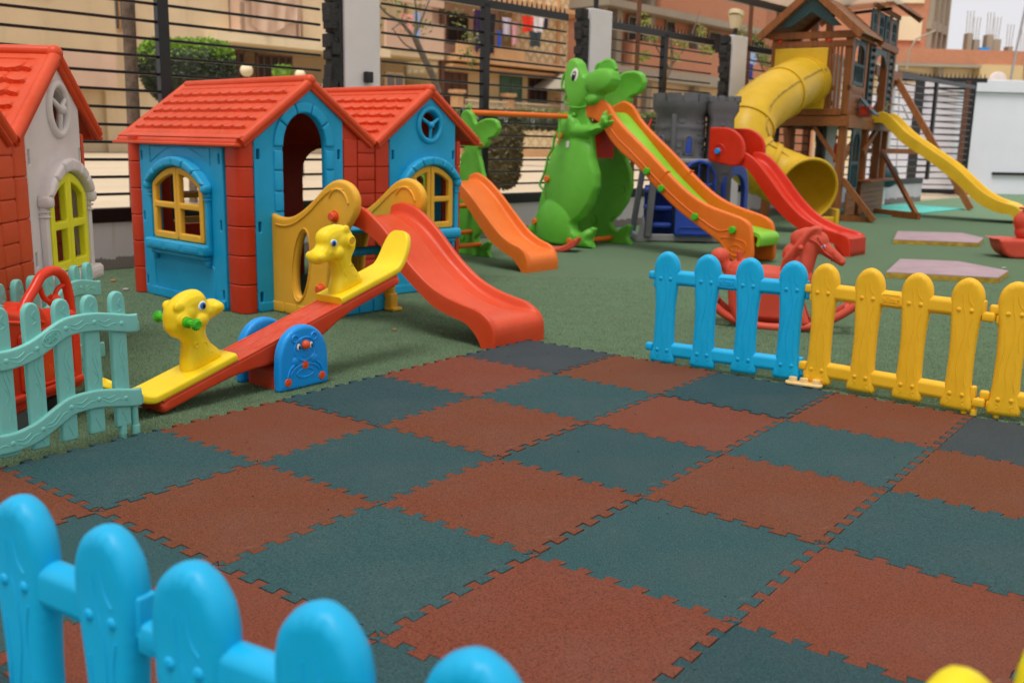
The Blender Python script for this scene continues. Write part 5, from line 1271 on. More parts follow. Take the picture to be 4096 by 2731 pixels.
def roof(y0, y1, x0, x1, ze, zr, nm='shingle_roof'):
    ym = (y0 + y1) / 2
    for (ya, yb) in ((y0, ym), (y1, ym)):
        mb = MB(); n = 8
        for k in range(n):
            a0, a1 = k / n, (k + 1) / n + .03; p0 = (ya + (yb - ya) * a0, ze + (zr - ze) * a0); p1 = (ya + (yb - ya) * min(1, a1), ze + (zr - ze) * min(1, a1))
            mb.add([(x0, p0[0], p0[1] + .022), (x1, p0[0], p0[1] + .022), (x1, p1[0], p1[1] + .006), (x0, p1[0], p1[1] + .006), (x0, p0[0], p0[1]), (x1, p0[0], p0[1]), (x1, p1[0], p1[1] - .014), (x0, p1[0], p1[1] - .014)], [(0, 1, 2, 3), (7, 6, 5, 4), (0, 4, 5, 1), (1, 5, 6, 2), (2, 6, 7, 3), (3, 7, 4, 0)])
        mb.build(nm, 'shingle', t, smooth=False)
        for x in (x0 - .01, x1 + .01):
            mb = MB(); mb.bar((x, ya, ze - .03), (x, yb, zr - .03), .03, .09); mb.build('bargeboard', 'wood', t)
roof(-.14, 1.20, -.20, 1.02, 2.40, 2.98)
roof(-.24, 1.30, .95, 3.05, 2.92, 3.5)
mb = MB(); mb.add([(-.02, -.03, 0), (.26, -.03, 0), (.26, .1, .0)], [(0, 1, 2)]) if False else None
bx(mb, .50, .52, -.17, -.05, 1.40, 1.41, 0); mb.bar((.62, -.13, 1.50), (.62, -.02, 1.62), .26, .02); mb.bar((.62, -.13, 1.50), (.62, -.24, 1.40), .26, .02); mb.build('birdhouse_roof', 'tealdk', t)
mb = MB(); bx(mb, .52, .72, -.16, -.03, 1.38, 1.52); mb.build('birdhouse', 'hred', t)
mb = MB(); mb.ball((-.05, .30, 2.33), .025); mb.ball((-.05, .95, 2.33), .025); mb.build('red_cap', 'toyred', t)
mb = MB()
for z in (1.55, 1.75): mb.ball((.3, .3, z), .035)
mb.build('yellow_grip', 'tube', t)
# swing frame
t = thing('swing_set', 'cedar A-frame swing set joined to the wooden tower, beam at deck-post height', 'swing frame', TC, TA)
mb = MB(); mb.bar((2.6, .3, 2.15), (4.6, .3, 2.15), .09, .14); mb.build('top_beam', 'wood', t)
mb = MB(); mb.bar((4.3, .3, 2.12), (4.25, -1.08, .02), .09, .10); mb.bar((4.3, .3, 2.12), (4.3, 1.5, .02), .09, .10); mb.build('a_frame_leg', 'wood', t)
mb = MB(); mb.bar((1.24, -.78, .04), (2.3, .0, .93), .05, .06); mb.bar((1.75, -.1, .05), (1.24, -.80, .05), .06, .09); mb.bar((2.62, .3, .93), (4.26, -.5, .93), .05, .08); mb.build('stay', 'wood', t)
mb = MB(); mb.box((3.5, .3, 2.06), (.1, .08, .16), .02); mb.build('hanger', 'tealdk', t)
t = thing('bucket_swing', 'dark teal bucket swing seat hanging low behind the tower counter', 'swing seat', (6.5, 17.2, 0), TA)
mb = MB(); mb.ball((0, 0, .50), (.17, .17, .2)); mb.build('bucket', 'tealdk', t)
mb = MB()
for y in (-.12, .12): mb.tube([(0, y, .6), (0, y * .3, 2.1)], .008, 6)
mb.build('chain', 'steel', t)
# golden tube slide
t = thing('tube_slide', 'golden yellow spiral tube slide leaving the wooden tower', 'tube slide', (3.3, 12.3, 0), 0)
O_ = Vector((3.3, 12.3, 0))
path = crom([(3.86, 13.35, 1.80), (3.62, 12.95, 1.77), (3.36, 12.5, 1.66), (3.05, 12.1, 1.50), (2.78, 11.8, 1.29), (2.66, 11.6, 1.06), (2.68, 11.55, .90), (2.80, 11.52, .77), (2.98, 11.50, .67), (3.14, 11.44, .59), (3.26, 11.31, .52), (3.31, 11.14, .48)], 5, False)
P = [Vector(p) - O_ for p in path]; rad = [.31 + .05 * max(0, (i - len(P) * .7) / (len(P) * .3)) for i in range(len(P))]
mb = MB(); n = 28; V = []
mb.tube(P, rad, 32, caps=False)
for i in (4, 12, 22, 32, 38):
    d_ = (P[i + 1] - P[i - 1]).normalized(); mb.tube([P[i] - d_ * .03, P[i] + d_ * .03], [.328, .328], 32)
mb.build('tube_shell', 'tube', t, sharp=40)
mb = MB()
for k, a_ in ((0, .9), (1, 2.6)):
    pts = []
    for i in range(2, len(P) - 12):
        d_ = (P[i + 1] - P[i - 1]).normalized(); sd = d_.cross(Vector((0, 0, 1))).normalized(); u2 = sd.cross(d_); pts.append(P[i] + (sd * math.cos(a_) + u2 * math.sin(a_)) * .313)
    mb.tube(pts, .012, 6)
mb.build('seam', 'edgey', t)
mb = MB(); d_ = (P[-1] - P[-2]).normalized(); sd = d_.cross(Vector((0, 0, 1))).normalized(); u2 = sd.cross(d_)
mb.tube([P[-1] + (sd * math.cos(a_) + u2 * math.sin(a_)) * .36 for a_ in [2 * PI * k / 36 for k in range(36)]], .02, 8, closed=True); mb.build('mouth_rim', 'tube', t)
mb = MB(); mb.box((.24, -1.12, .08), (.32, .05, .22), .015); mb.box((.37, -.98, .10), (.05, .4, .36), .015); mb.build('exit_foot', 'tube', t)
mb = MB(); yp = Matrix.Translation(Vector(TC) - O_) @ Matrix.Rotation(TA, 4, 'Z') @ Matrix.Translation((-.06, 0, 0)) @ LM
mb.puff([(-1.0, 1.46), (-.30, 1.46), (-.30, 2.24), (-1.0, 2.24)], .03, .01, yp, g=.1); mb.build('entry_plate', 'tube', t)
# yellow wave slide
t = thing('wave_slide', 'long yellow wave slide coming down from the wooden tower to the right', 'slide', (5.086, 14.294, 0), ang(.848, -.53))
wr = [(-.10, 1.42), (.02, 1.44), (.13, 1.48), (.23, 1.44), (.46, 1.22), (.68, 1.07), (.88, .94), (1.05, .83), (1.2, .72), (1.38, .56), (1.52, .44), (1.68, .34), (1.82, .285), (1.95, .25), (2.03, .20), (2.06, .1), (2.06, 0)]
wu = [(-.10, 1.31), (.02, 1.32), (.12, 1.33), (.2, 1.28), (.44, 1.05), (.66, .91), (.86, .78), (1.02, .66), (1.18, .54), (1.36, .38), (1.5, .26), (1.66, .18), (1.8, .13), (1.90, .13), (1.95, .10), (1.97, .05), (1.97, 0)]
mb = MB(); chute(mb, wr, wu, .72, y0=.36, bed=.6, ridges=False); mb.build('chute', 'tube', t, sharp=62)
mb = MB(); mb.tube([(.0, .5, 1.45), (.1, .5, 1.6), (.3, .5, 1.6), (.4, .5, 1.4)], .015, 8); mb.build('grab_rail', 'steel', t)
# ================================================================== STREET BEHIND THE FENCE
BO = 40.0
def bthing(name, label, cat, s, n=BO, group=None): return thing(name, label, cat, fw(s, n), FANG, group)
def bb(mb, s0, s1, z0, z1, y0=0.0, y1=None, o=0.0, b=0.0):
    y1 = y0 + .3 if y1 is None else y1; mb.box(((s0 + s1) / 2 - o, (y0 + y1) / 2, (z0 + z1) / 2), (s1 - s0, y1 - y0, z1 - z0), b)
def opening(t, o, s0, s1, z0, z1, fm='brown', pm='glass', nm='window', y=-.06, mull=2, fr=.12):
    mb = MB(); bb(mb, s0, s1, z0, z0 + fr, y, y + .14, o); bb(mb, s0, s1, z1 - fr, z1, y, y + .14, o); bb(mb, s0, s0 + fr, z0, z1, y, y + .14, o); bb(mb, s1 - fr, s1, z0, z1, y, y + .14, o)
    for k in range(1, mull): x = s0 + (s1 - s0) * k / mull; bb(mb, x - fr * .35, x + fr * .35, z0, z1, y, y + .12, o)
    w_ = mb.build(nm, fm, t, smooth=False)
    mb = MB(); bb(mb, s0 + fr * .8, s1 - fr * .8, z0 + fr * .8, z1 - fr * .8, y + .06, y + .12, o); mb.build('pane', pm, w_, smooth=False)
# building A
o = 28; t = bthing('apartment_building', 'beige rendered apartment building behind the left playhouse with a draped cloth on its balcony', 'building', o)
mb = MB(); bb(mb, -2, 26.5, 2.9, 16, 0, 9, o); bb(mb, -2, 41.6, 6.2, 16, 3.2, 9, o); bb(mb, 25.0, 41.6, 0, 6, 3.2, 9, o); bb(mb, 31.2, 36.2, 6, 16, 0, 4, o); mb.build('wall', 'beige', t, smooth=False)
mb = MB(); bb(mb, -3, 19.5, 3.5, 16, -1.6, .1, o); mb.build('projecting_bay', 'tan', t, smooth=False)
mb = MB(); bb(mb, -2, 19.6, 0, 3.3, .3, 2, o); bb(mb, 19.6, 25.2, 0, 3.2, .02, 2, o); mb.build('ground_wall', 'yard', t, smooth=False)
mb = MB(); bb(mb, 15.5, 19.4, 3.0, 4.6, -1.64, -1.55, o); mb.build('brown_panel', 'pink', t, smooth=False)
mb = MB(); bb(mb, 26.6, 30.2, 6.1, 7.7, -1.0, -.8, o); bb(mb, 26.6, 26.8, 6.1, 9.5, -1.0, 3, o); bb(mb, 30.0, 30.3, 6.1, 10, -1.0, 3, o); mb.build('balcony', 'pink', t, smooth=False)
mb = MB(); bb(mb, 26.7, 30.1, 6.2, 12, 2.6, 3.1, o); mb.build('recess', 'pink', t, smooth=False)
mb = MB(); bb(mb, 25.0, 36.6, 5.65, 6.1, -1.2, 3.2, o); bb(mb, 36.6, 41.6, 5.9, 6.2, -.6, 3.2, o); mb.build('slab', 'cream', t, smooth=False)
mb = MB(); bb(mb, 36.7, 41.5, 6.2, 8.0, -.7, -.5, o); bb(mb, 36.7, 41.5, 9.0, 12.2, -.7, -.5, o); mb.build('balcony_parapet', 'pink', t, smooth=False)
mb = MB(); bb(mb, 25, 41.6, 0, 4.0, 1.0, 3.2, o); mb.build('porch_wall', 'cream', t, smooth=False)
opening(t, o, 20.1, 21.3, 5.7, 7.6, 'orangetrim', 'glass', mull=3); opening(t, o, 26.2, 28.0, 3.9, 5.4, 'brown', 'dark', 'door', .9, 4); opening(t, o, 28.7, 31.1, 3.9, 5.4, 'brown', 'dark', 'door', .9, 5)
opening(t, o, 15.3, 16.5, 6.9, 8.4, 'orangetrim', 'glass', y=-1.7); opening(t, o, 38.0, 39.6, 3.9, 5.0, 'tan', 'glass', y=.9)
mb = MB(); bb(mb, 41.5, 41.75, 0, 14, -.5, -.2, o); mb.build('downpipe', 'brown', t, smooth=False)
t2 = bthing('cloth', 'wrinkled brown cloth draped over the upper balcony of the beige building', 'cloth', 28.6, BO - 1.1)
mb = MB(); V = []; nx_, nz_ = 22, 16
for iz in range(nz_ + 1):
    for ix in range(nx_ + 1):
        u_, v_ = ix / nx_, iz / nz_; V.append(((u_ - .5) * (3.1 - .5 * v_ * math.sin(u_ * 2)), -.12 - .08 * math.sin(u_ * 17 + v_ * 3) - .05 * math.sin(u_ * 31), 9.2 - v_ * (2.6 + .35 * math.sin(u_ * 5))))
mb.add(V, [(iz * (nx_ + 1) + ix, iz * (nx_ + 1) + ix + 1, (iz + 1) * (nx_ + 1) + ix + 1, (iz + 1) * (nx_ + 1) + ix) for iz in range(nz_) for ix in range(nx_)]); mb.build('drape', 'pink', t2)
# building B
o = 48; t = bthing('apartment_building', 'cream diamond-tiled apartment building with orange trim, laundry balcony and green shutters', 'building', o)
mb = MB(); bb(mb, 42.0, 55.5, 0, 6.0, .4, 9, o); bb(mb, 48.8, 53.6, 6, 18, 0, 9, o); bb(mb, 42.0, 55.5, 6, 18, 2.4, 9, o); bb(mb, 53.7, 55.4, 6.2, 16, .5, 2.4, o); mb.build('tiled_wall', 'lattice', t, smooth=False)
mb = MB(); bb(mb, 42.0, 55.6, 5.9, 6.35, -1.3, 2.4, o); bb(mb, 42.0, 55.6, 5.55, 5.72, -.9, .4, o); bb(mb, 42.0, 55.6, 9.9, 10.2, -1.2, 2.4, o)
for s in (48.7, 53.6): bb(mb, s - .16, s + .16, 6, 18, -.12, .1, o)
for s in (42.3, 47.2, 52.9): bb(mb, s - .3, s + .3, 0, 3.9, -1.4, -.8, o); bb(mb, s - .4, s + .4, 3.9, 4.1, -1.5, -.7, o)
bb(mb, 42.2, 48.7, 6.35, 7.1, -1.2, -1.0, o); mb.build('trim', 'orangetrim', t, smooth=False)
mb = MB(); bb(mb, 42.2, 48.7, 6.4, 10, 1.2, 2.3, o); mb.build('balcony_recess', 'pink', t, smooth=False)
opening(t, o, 42.6, 44.7, 3.0, 5.3, 'brown', 'brown', 'shutter', .3, 3); opening(t, o, 47.9, 50.2, 2.9, 5.4, 'gshut', 'gshut', 'shutter', .3, 2); opening(t, o, 50.9, 53.0, 2.9, 5.4, 'brown', 'dark', 'door', .3, 3)
opening(t, o, 50.1, 52.0, 8.9, 10.9, 'orangetrim', 'pink', y=-.05); opening(t, o, 43.5, 45.5, 7.2, 9.2, 'brown', 'dark', 'door', 1.1); opening(t, o, 46.1, 47.9, 7.4, 9.2, 'brown', 'glass', y=1.1)
mb = MB()
for k in range(46): x = 42.9 + k * .22; mb.tube([(x - o, -1.3, 2.6), (x - o, -1.3, 3.5)], .04, 5)
bb(mb, 42.8, 53.2, 3.45, 3.55, -1.36, -1.26, o); bb(mb, 42.8, 53.2, 2.55, 2.65, -1.36, -1.26, o); mb.build('railing', 'cream', t, smooth=False)
mb = MB(); bb(mb, 42.3, 48.6, 2.3, 3.2, -.9, -.5, o); bb(mb, 48.6, 55.5, 2.3, 3.2, -.9, -.5, o); mb.build('yard_wall', 'tan', t, smooth=False)
mb = MB(); mb.add([(51.0 - o, -3.0, 4.6), (55.2 - o, -3.0, 4.6), (55.2 - o, .3, 4.6), (51.0 - o, .3, 4.6), (53.1 - o, -.6, 6.1)], [(0, 1, 4), (1, 2, 4), (2, 3, 4), (3, 0, 4), (3, 2, 1, 0)])
for s in (51.3, 54.9): bb(mb, s - .15, s + .15, 2.2, 4.6, -2.8, -2.5, o)
mb.build('tiled_canopy', 'conc', t, smooth=False)
mb = MB(); bb(mb, 41.5, 58, 0, 2.1, -5.2, -4.9, o); mb.build('lattice_boundary', 'lattice', t, smooth=False)
mb = MB(); bb(mb, 41.5, 58, 2.1, 2.25, -5.3, -4.8, o); bb(mb, 41.5, 58, 0, .45, -5.25, -4.85, o); mb.build('boundary_coping', 'orangetrim', t, smooth=False)
# laundry: each garment its own thing
def garment(label, s, z, w, h, col, nm='laundry', kind='shirt'):
    m = simple('cloth_' + nm + str(round(s * 10)), col, .8, bs=0); t = bthing(nm, label, 'laundry', s, BO - 1.55, 'laundry hung on the balcony line')
    mb = MB(); V = []
    for iz in range(9):
        for ix in range(9):
            u_, v_ = ix / 8, iz / 8; wd = w * (1.0 if kind != 'shirt' or v_ > .35 else 1.35 - v_)
            V.append(((u_ - .5) * wd, -.05 * math.sin(u_ * 9 + s), z - v_ * h * (1 + .06 * math.sin(u_ * 7))))
    mb.add(V, [(iz * 9 + ix, iz * 9 + ix + 1, (iz + 1) * 9 + ix + 1, (iz + 1) * 9 + ix) for iz in range(8) for ix in range(8)]); q = mb.build('fabric', m, t)
for g_ in (('long dark purple robe hanging leftmost on the cream building balcony line', 43.8, 9.1, .75, 2.5, (.03, .012, .06)), ('light blue shirt hanging over the dark robes on the balcony', 44.3, 9.5, .7, .9, (.08, .25, .6)),
           ('long black robe hanging beside the purple one on the balcony', 44.9, 9.0, .7, 2.6, (.006, .006, .012)), ('small royal blue garment low on the balcony laundry line', 45.7, 8.0, .45, 1.0, (.02, .08, .45)),
           ('white and grey shirt in the middle of the balcony laundry', 46.4, 8.9, .8, 1.1, (.5, .45, .55)), ('pale pink towel between the white shirt and red shirt on the balcony', 47.2, 8.7, .5, 1.4, (.6, .3, .32)),
           ('bright red shirt on the balcony laundry line', 48.5, 9.2, .9, 1.0, (.75, .03, .01)), ('white shirt at the right end of the balcony laundry line', 49.6, 9.3, .9, 1.0, (.7, .68, .7)),
           ('dark grey patterned garment below the white shirt on the balcony', 49.3, 8.3, 1.0, 1.0, (.03, .05, .06)), ('dark navy garment hanging last at the right of the laundry', 50.4, 9.5, .4, .9, (.01, .015, .05)),
           ('pink shirt on the balcony of the beige building behind the tree', 37.6, 8.2, .9, .9, (.7, .3, .26)), ('light blue jeans beside the pink shirt on the beige balcony', 38.4, 8.4, .5, 1.7, (.25, .38, .6))): garment(*g_[:4], g_[4], g_[5])
# building C: unfinished brick
o = 68; t = bthing('unfinished_building', 'unfinished brick and concrete building with dark window holes behind the castle', 'building', o)
mb = MB(); bb(mb, 59.4, 96, 6.9, 12.0, 1.2, 10, o); bb(mb, 64.5, 96, 12.2, 22, 1.2, 10, o); bb(mb, 62.8, 96, 6.9, 9.0, -.2, 1.2, o); bb(mb, 66.5, 96, 11.8, 14.2, -.2, 1.2, o); mb.build('brick_wall', 'brickwall', t, smooth=False)
mb = MB(); bb(mb, 59.0, 96, 6.0, 6.9, -.6, 10, o); bb(mb, 59.0, 96, 11.2, 11.75, -.5, 10, o); bb(mb, 59.0, 96, 15.9, 16.4, -.5, 10, o)
for s in (59.6, 61.6, 66.1, 73.5, 81.0, 88.5): bb(mb, s - .35, s + .35, 0, 20, .3, 1.25, o)
mb.build('concrete_frame', 'conc', t, smooth=False)
mb = MB(); bb(mb, 59.0, 96, 0, 6.0, .9, 10, o); mb.build('lower_wall', 'beige', t, smooth=False)
for s0, s1, z0, z1 in ((63.6, 66.0, 9.0, 11.0), (69.2, 70.6, 9.9, 11.2), (76.2, 78.4, 8.9, 11.0), (84.5, 86.5, 9.2, 11.2), (68, 70, 13.9, 15.8), (76, 78, 13.9, 15.8), (83, 85, 13.0, 15.5)): opening(t, o, s0, s1, z0, z1, 'conc', 'dark', 'window', 1.0 if s0 > 67 else .9, 1, .1)
for s0 in (64.5, 70.5, 76.5): opening(t, o, s0, s0 + 1.8, 2.0, 5.0, 'cream', 'pink', 'window', .75, 2)
# right-hand row: tall brick block and low beige houses, facing the camera
t = thing('brick_block', 'tall bare brick block with grey concrete bands under the sky at top right', 'building', (22, 60, 0), .0)
mb = MB(); mb.box((-1.2, 6, 14), (6.6, 12, 28)); mb.build('front_wall', 'brickwall', t, smooth=False)
for z in (7.5, 9.6):
    mb = MB(); mb.box((.55, -.05, z + .45), (2.4, .1, 1.35)); mb.build('yellow_panel', 'cream', t, smooth=False)
mb = MB(); sl = Matrix.Translation((2.1, 0, 0)) @ Matrix.Rotation(.95, 4, 'Z')
mb.box((2.1, 2, 14), (4.2, 4, 28), 0, sl); mb.build('side_wall', 'brickwall', t, smooth=False)
mb = MB()
for z in (8.2, 11.5): mb.box((2.1, -.1, z), (4.3, .3, .5), 0, sl)
for x in (.2, 1.5, 2.8, 4.05): mb.box((x, -.12, 14), (.28, .3, 28), 0, sl)
mb.build('concrete_band', 'conc', t, smooth=False)
t = thing('low_building', 'low building with brick parapet, diamond tiles and arched window above the white cabin', 'building', (26, 58.5, 0), .06)
mb = MB(); mb.box((0, 5, 6.27), (16, 10, .82)); mb.build('brick_parapet', 'brickwall', t, smooth=False)
mb = MB(); mb.box((0, 5.4, 2.9), (16, 10, 5.9)); mb.build('wall', 'cream', t, smooth=False)
mb = MB(); mb.box((1.9, -.1, 3.9), (2.6, .6, 3.9)); mb.build('tiled_bay', 'lattice', t, smooth=False)
mb = MB(); mb.box((-3.0, -.1, 5.72), (7.2, 1.0, .16)); mb.box((-1.6, .1, 3), (.3, .6, 5.3)); mb.box((5.4, -.1, 5.72), (4, 1, .16)); mb.build('eave_slab', 'conc', t, smooth=False)
mb = MB(); mb.puff([(1.2, 3.2), (2.2, 3.2), (2.2, 5.0)] + arc(1.7, 5.0, .5, .45, 0, PI, 10) + [(1.2, 5.0)], .2, .03, FR(0, -.45, 0), g=1); mb.build('arched_window', 'white', t)
roofpos = [(.95, .3, 1.2), (1.4, .35, .85), (2.2, .4, 1.15), (2.65, .45, .9), (3.5, .3, .5)]
for x, w_, h in roofpos:
    mb = MB(); mb.box((x, 2, 6.6 + h / 2), (w_, .5, h)); mb.build('roof_column', 'conc', t, smooth=False)
mb = MB()
for x, w_, h in roofpos + [(4.4, .3, .3)]:
    for dx in (-.15, 0, .15): mb.tube([(x + dx, 2, 6.6 + h), (x + dx * 1.3, 2, 6.6 + h + 1.3)], .02, 4)
mb.build('rebar', 'conc', t, smooth=False)
mb = MB(); mb.box((1.75, 1.5, 6.8), (.6, .1, .35), .0); mb.build('blue_tarp', 'sblue', t, smooth=False)
t = thing('street_lamp', 'thin grey street lamp pole rising against the sky at top right', 'street lamp', (27.2, 56, 0), 0)
mb = MB(); mb.tube([(0, 0, 0), (.3, 0, 6), (.9, 0, 12)], .07, 8); mb.build('pole', 'steel', t)
t = thing('street_lamp', 'short street lamp with a bent arm in front of the brick block', 'street lamp', (19.3, 50, 0), 0)
mb = MB(); mb.tube([(0, 0, 0), (0, 0, 5.6), (.3, 0, 6.3), (1.2, 0, 6.7)], .05, 8); mb.build('pole', 'conc', t)

# globes on the garden wall
for lab, (x, y, z), r in (('pale round globe lamp right of the clipped hedge', (-5.4, 20, 2.22), .125), ('pale round globe lamp peeking over the playhouse roof ridge', (-5.2, 24, 2.40), .125)):
    t = thing('globe_lamp', lab, 'lamp', (x, y, 0), 0, 'pale globe lamps beyond the fence')
    mb = MB(); mb.ball((0, 0, z), r, 24, 16); mb.build('globe', 'cream', t); mb = MB(); mb.tube([(0, 0, 0), (0, 0, z - r)], .04, 10); mb.build('post', 'black', t)
# ------------------------------------------------------------------ vegetation
def leaves(mb, pts, size, up=.3):
    for p in pts:
        a_ = random.uniform(0, 2 * PI); th = random.uniform(-.9, .9); s_ = size * random.uniform(.6, 1.3)
        d_ = Vector((math.cos(a_) * math.cos(th), math.sin(a_) * math.cos(th), math.sin(th))); w_ = d_.orthogonal().normalized(); w_.rotate(Matrix.Rotation(random.uniform(0, 6), 3, d_)); p = Vector(p)
        mb.add([p - d_ * s_, p + w_ * s_ * .45, p + d_ * s_, p - w_ * s_ * .45], [(0, 1, 2, 3)])
def hedge(label, loc, size, n, top=.35, nm='clipped_hedge', mats=('leafdk', 'leaflt'), ls=.03, trunk=True, taper=.75):
    t = thing(nm, label, 'hedge', loc); sx, sy, sz = size
    A = []; B = []
    for _ in range(n):
        u_, v_, w_ = random.uniform(-1, 1), random.uniform(-1, 1), random.uniform(-1, 1)
        m = max(abs(u_), abs(v_), abs(w_)); k = random.uniform(.8, 1.03) / m if random.random() < .85 else 1; u_, v_, w_ = u_ * k, v_ * k, w_ * k
        l = (abs(u_) ** 4 + abs(v_) ** 4 + abs(w_) ** 4) ** .25
        if l > 1: u_, v_, w_ = u_ / l, v_ / l, w_ / l
        f = 1 if w_ > -.1 else taper + (1 - taper) * (w_ + 1) / .9
        bump_ = 1 + .05 * math.sin(u_ * 7 + 1) * math.cos(v_ * 5)
        p = (u_ * sx / 2 * f * bump_, v_ * sy / 2 * f, w_ * sz / 2 * bump_)
        (B if w_ > 1 - 2 * top * random.uniform(.2, 1.0) else A).append(p)
    mb = MB(); leaves(mb, A, ls); mb.build('foliage', mats[0], t, smooth=False)
    mb = MB(); leaves(mb, [(x, y, z + random.uniform(0, .09)) for x, y, z in B], ls * 1.15); mb.build('new_growth', mats[1], t, smooth=False)
    mb = MB(); mb.puff(rrect(-sx * .42, -sz * .42, sx * .42, sz * .42, sz * .2), sy * .8, sy * .25, FR(0, 0, 0), g=.2); mb.build('core', mats[0], t)
    if trunk: mb = MB(); mb.tube([(0, 0, -loc[2]), (.03, 0, -sz * .3)], [.06, .05], 10); mb.build('trunk', 'bark', t)
hedge('rounded clipped hedge with bright new growth, behind the fence post on the left', (-4.60, 14.0, 1.78), (1.27, .9, .80), 9000, .42)
hedge('small bright green clipped bush between the two globe lamps', (-5.15, 22, 2.2), (.42, .42, .42), 900, .6, 'clipped_bush', ('leaflt', 'leaflt'), .03)
hedge('dry brownish shrub behind the fence right of the playhouse', (-.22, 13.2, .80), (.62, .6, .95), 3000, .15, 'dry_shrub', ('leafdry', 'leafdk'), .035, trunk=False)
hedge('low green hedge strip along the wall of the cream building', (1.2, 40, 1.75), (11, 1, .7), 2600, .4, 'garden_hedge', ('leafdk', 'leafmd'), .12, trunk=False)
def tree(label, root, pts, rads, branches, clumps, leafm, nm='tree', bark='bark', nl=60, ls=.05, cr=.3):
    t = thing(nm, label, 'tree', root); R0 = Vector(root)
    mb = MB(); mb.tube([Vector(p) - R0 for p in crom(pts, 5, False)], list(np.interp(np.linspace(0, 1, (len(pts) - 1) * 5 + 1), np.linspace(0, 1, len(pts)), rads)), 10)
    mb.build('trunk', bark, t)
    mb = MB()
    for br, r in branches: mb.tube([Vector(p) - R0 for p in crom(br, 4, False)], list(np.linspace(r, r * .3, (len(br) - 1) * 4 + 1)), 7)
    if branches: mb.build('limb', bark, t)
    mb = MB(); L = []
    for c, rad in clumps:
        for _ in range(nl):
            d_ = Vector((random.gauss(0, 1), random.gauss(0, 1), random.gauss(0, .7))).normalized() * rad * random.uniform(.2, 1); L.append(Vector(c) - R0 + d_)
    leaves(mb, L, ls); mb.build('crown', leafm, t, smooth=False)
def W3(s, n, z): q = fw(s, n, z); return (q.x, q.y, q.z)
tree('straight brown tree trunk just behind the fence at left, crown above the view', W3(.95, 1.2, 0), [W3(.93, 1.2, 0), W3(.95, 1.2, 1), W3(.96, 1.2, 2), W3(1.0, 1.2, 3.6)], [.062, .055, .052, .045], [([W3(1.0, 1.2, 3.3), W3(1.4, 1.4, 4.0)], .03), ([W3(1.0, 1.2, 3.4), W3(.4, 1.0, 4.1)], .03)],
     [(W3(1.0 + random.uniform(-.7, .7), 1.2 + random.uniform(-.7, .7), 4.1 + random.uniform(-.3, .5)), .4) for _ in range(9)], 'leafmd')
tree('leaning pale branching tree behind the fence between the first two pillars', W3(9.3, 6, 0), [W3(9.35, 6, 0), W3(9.15, 6, 1.3), W3(9.0, 6, 1.9), W3(8.7, 6, 2.35), W3(8.5, 6, 2.65)], [.085, .075, .065, .055, .05],
     [([W3(8.5, 6, 2.62), W3(8.2, 6, 2.85), W3(7.85, 6, 2.98), W3(7.5, 6, 3.3)], .035), ([W3(8.5, 6, 2.65), W3(8.55, 6, 3.0), W3(8.45, 6, 3.5)], .03), ([W3(8.52, 6, 2.7), W3(8.75, 6, 3.1), W3(8.95, 6, 3.5)], .026), ([W3(8.68, 6, 2.4), W3(8.3, 6.0, 2.5), W3(8.0, 6, 2.75)], .022), ([W3(8.2, 6, 2.85), W3(7.9, 5.9, 2.7)], .015)],
     [(W3(7.6, 6, 2.85), .22), (W3(7.9, 5.9, 3.15), .22), (W3(8.3, 6, 2.86), .2), (W3(8.75, 6, 2.85), .18), (W3(9.6, 6, 3.15), .3), (W3(9.9, 6, 2.75), .22), (W3(10.0, 6, 2.35), .2), (W3(9.75, 6, 2.45), .15), (W3(8.6, 6, 3.3), .25)], 'leafmd', bark='palebark', nl=36, ls=.045)
tree('slender dark bent sapling behind the second fence bay, yellowish leaf tufts', W3(14.5, 5, 0), [W3(14.5, 5, 0), W3(14.45, 5, .8), W3(14.5, 5, 1.5), W3(14.65, 5, 2.2), W3(14.9, 5, 2.6), W3(14.8, 5, 3.2)], [.05, .045, .04, .035, .03, .028],
     [([W3(14.85, 5, 2.5), W3(14.2, 5, 3.0), W3(13.9, 5, 3.5)], .022), ([W3(14.9, 5, 2.6), W3(15.5, 5, 3.1), W3(15.9, 5, 3.8)], .02), ([W3(14.0, 5, 3.1), W3(13.5, 5, 3.0)], .012)],
     [(W3(13.7, 5, 2.66), .17), (W3(13.95, 5, 2.72), .13), (W3(14.1, 5, 3.1), .2), (W3(13.8, 5, 3.35), .18), (W3(14.95, 5, 2.75), .18), (W3(15.2, 5, 3.1), .2), (W3(16.0, 5, 3.35), .25), (W3(16.3, 5, 3.0), .2)], 'leafol', bark='bark', nl=50, ls=.05)
tree('feathery green sapling left of the wooden tower roof', W3(17.6, 4, 0), [W3(17.6, 4, 0), W3(17.5, 4, 1.5), W3(17.4, 4, 2.4), W3(17.5, 4, 3.2)], [.045, .04, .035, .025],
     [([W3(17.4, 4, 2.3), W3(16.8, 4, 2.8), W3(16.4, 4, 3.4)], .02), ([W3(17.45, 4, 2.5), W3(18.0, 4, 2.9), W3(18.5, 4, 3.3)], .02), ([W3(17.45, 4, 2.3), W3(17.9, 4, 2.3), W3(18.1, 4, 2.0)], .014)],
     [(W3(16.6, 4, 3.0), .3), (W3(17.0, 4, 2.9), .25), (W3(17.3, 4, 2.8), .3), (W3(17.8, 4, 2.75), .3), (W3(18.0, 4, 2.4), .28), (W3(17.9, 4, 2.1), .16), (W3(18.3, 4, 2.9), .25), (W3(16.3, 4, 3.3), .3)], 'leafmd', nl=70, ls=.05)
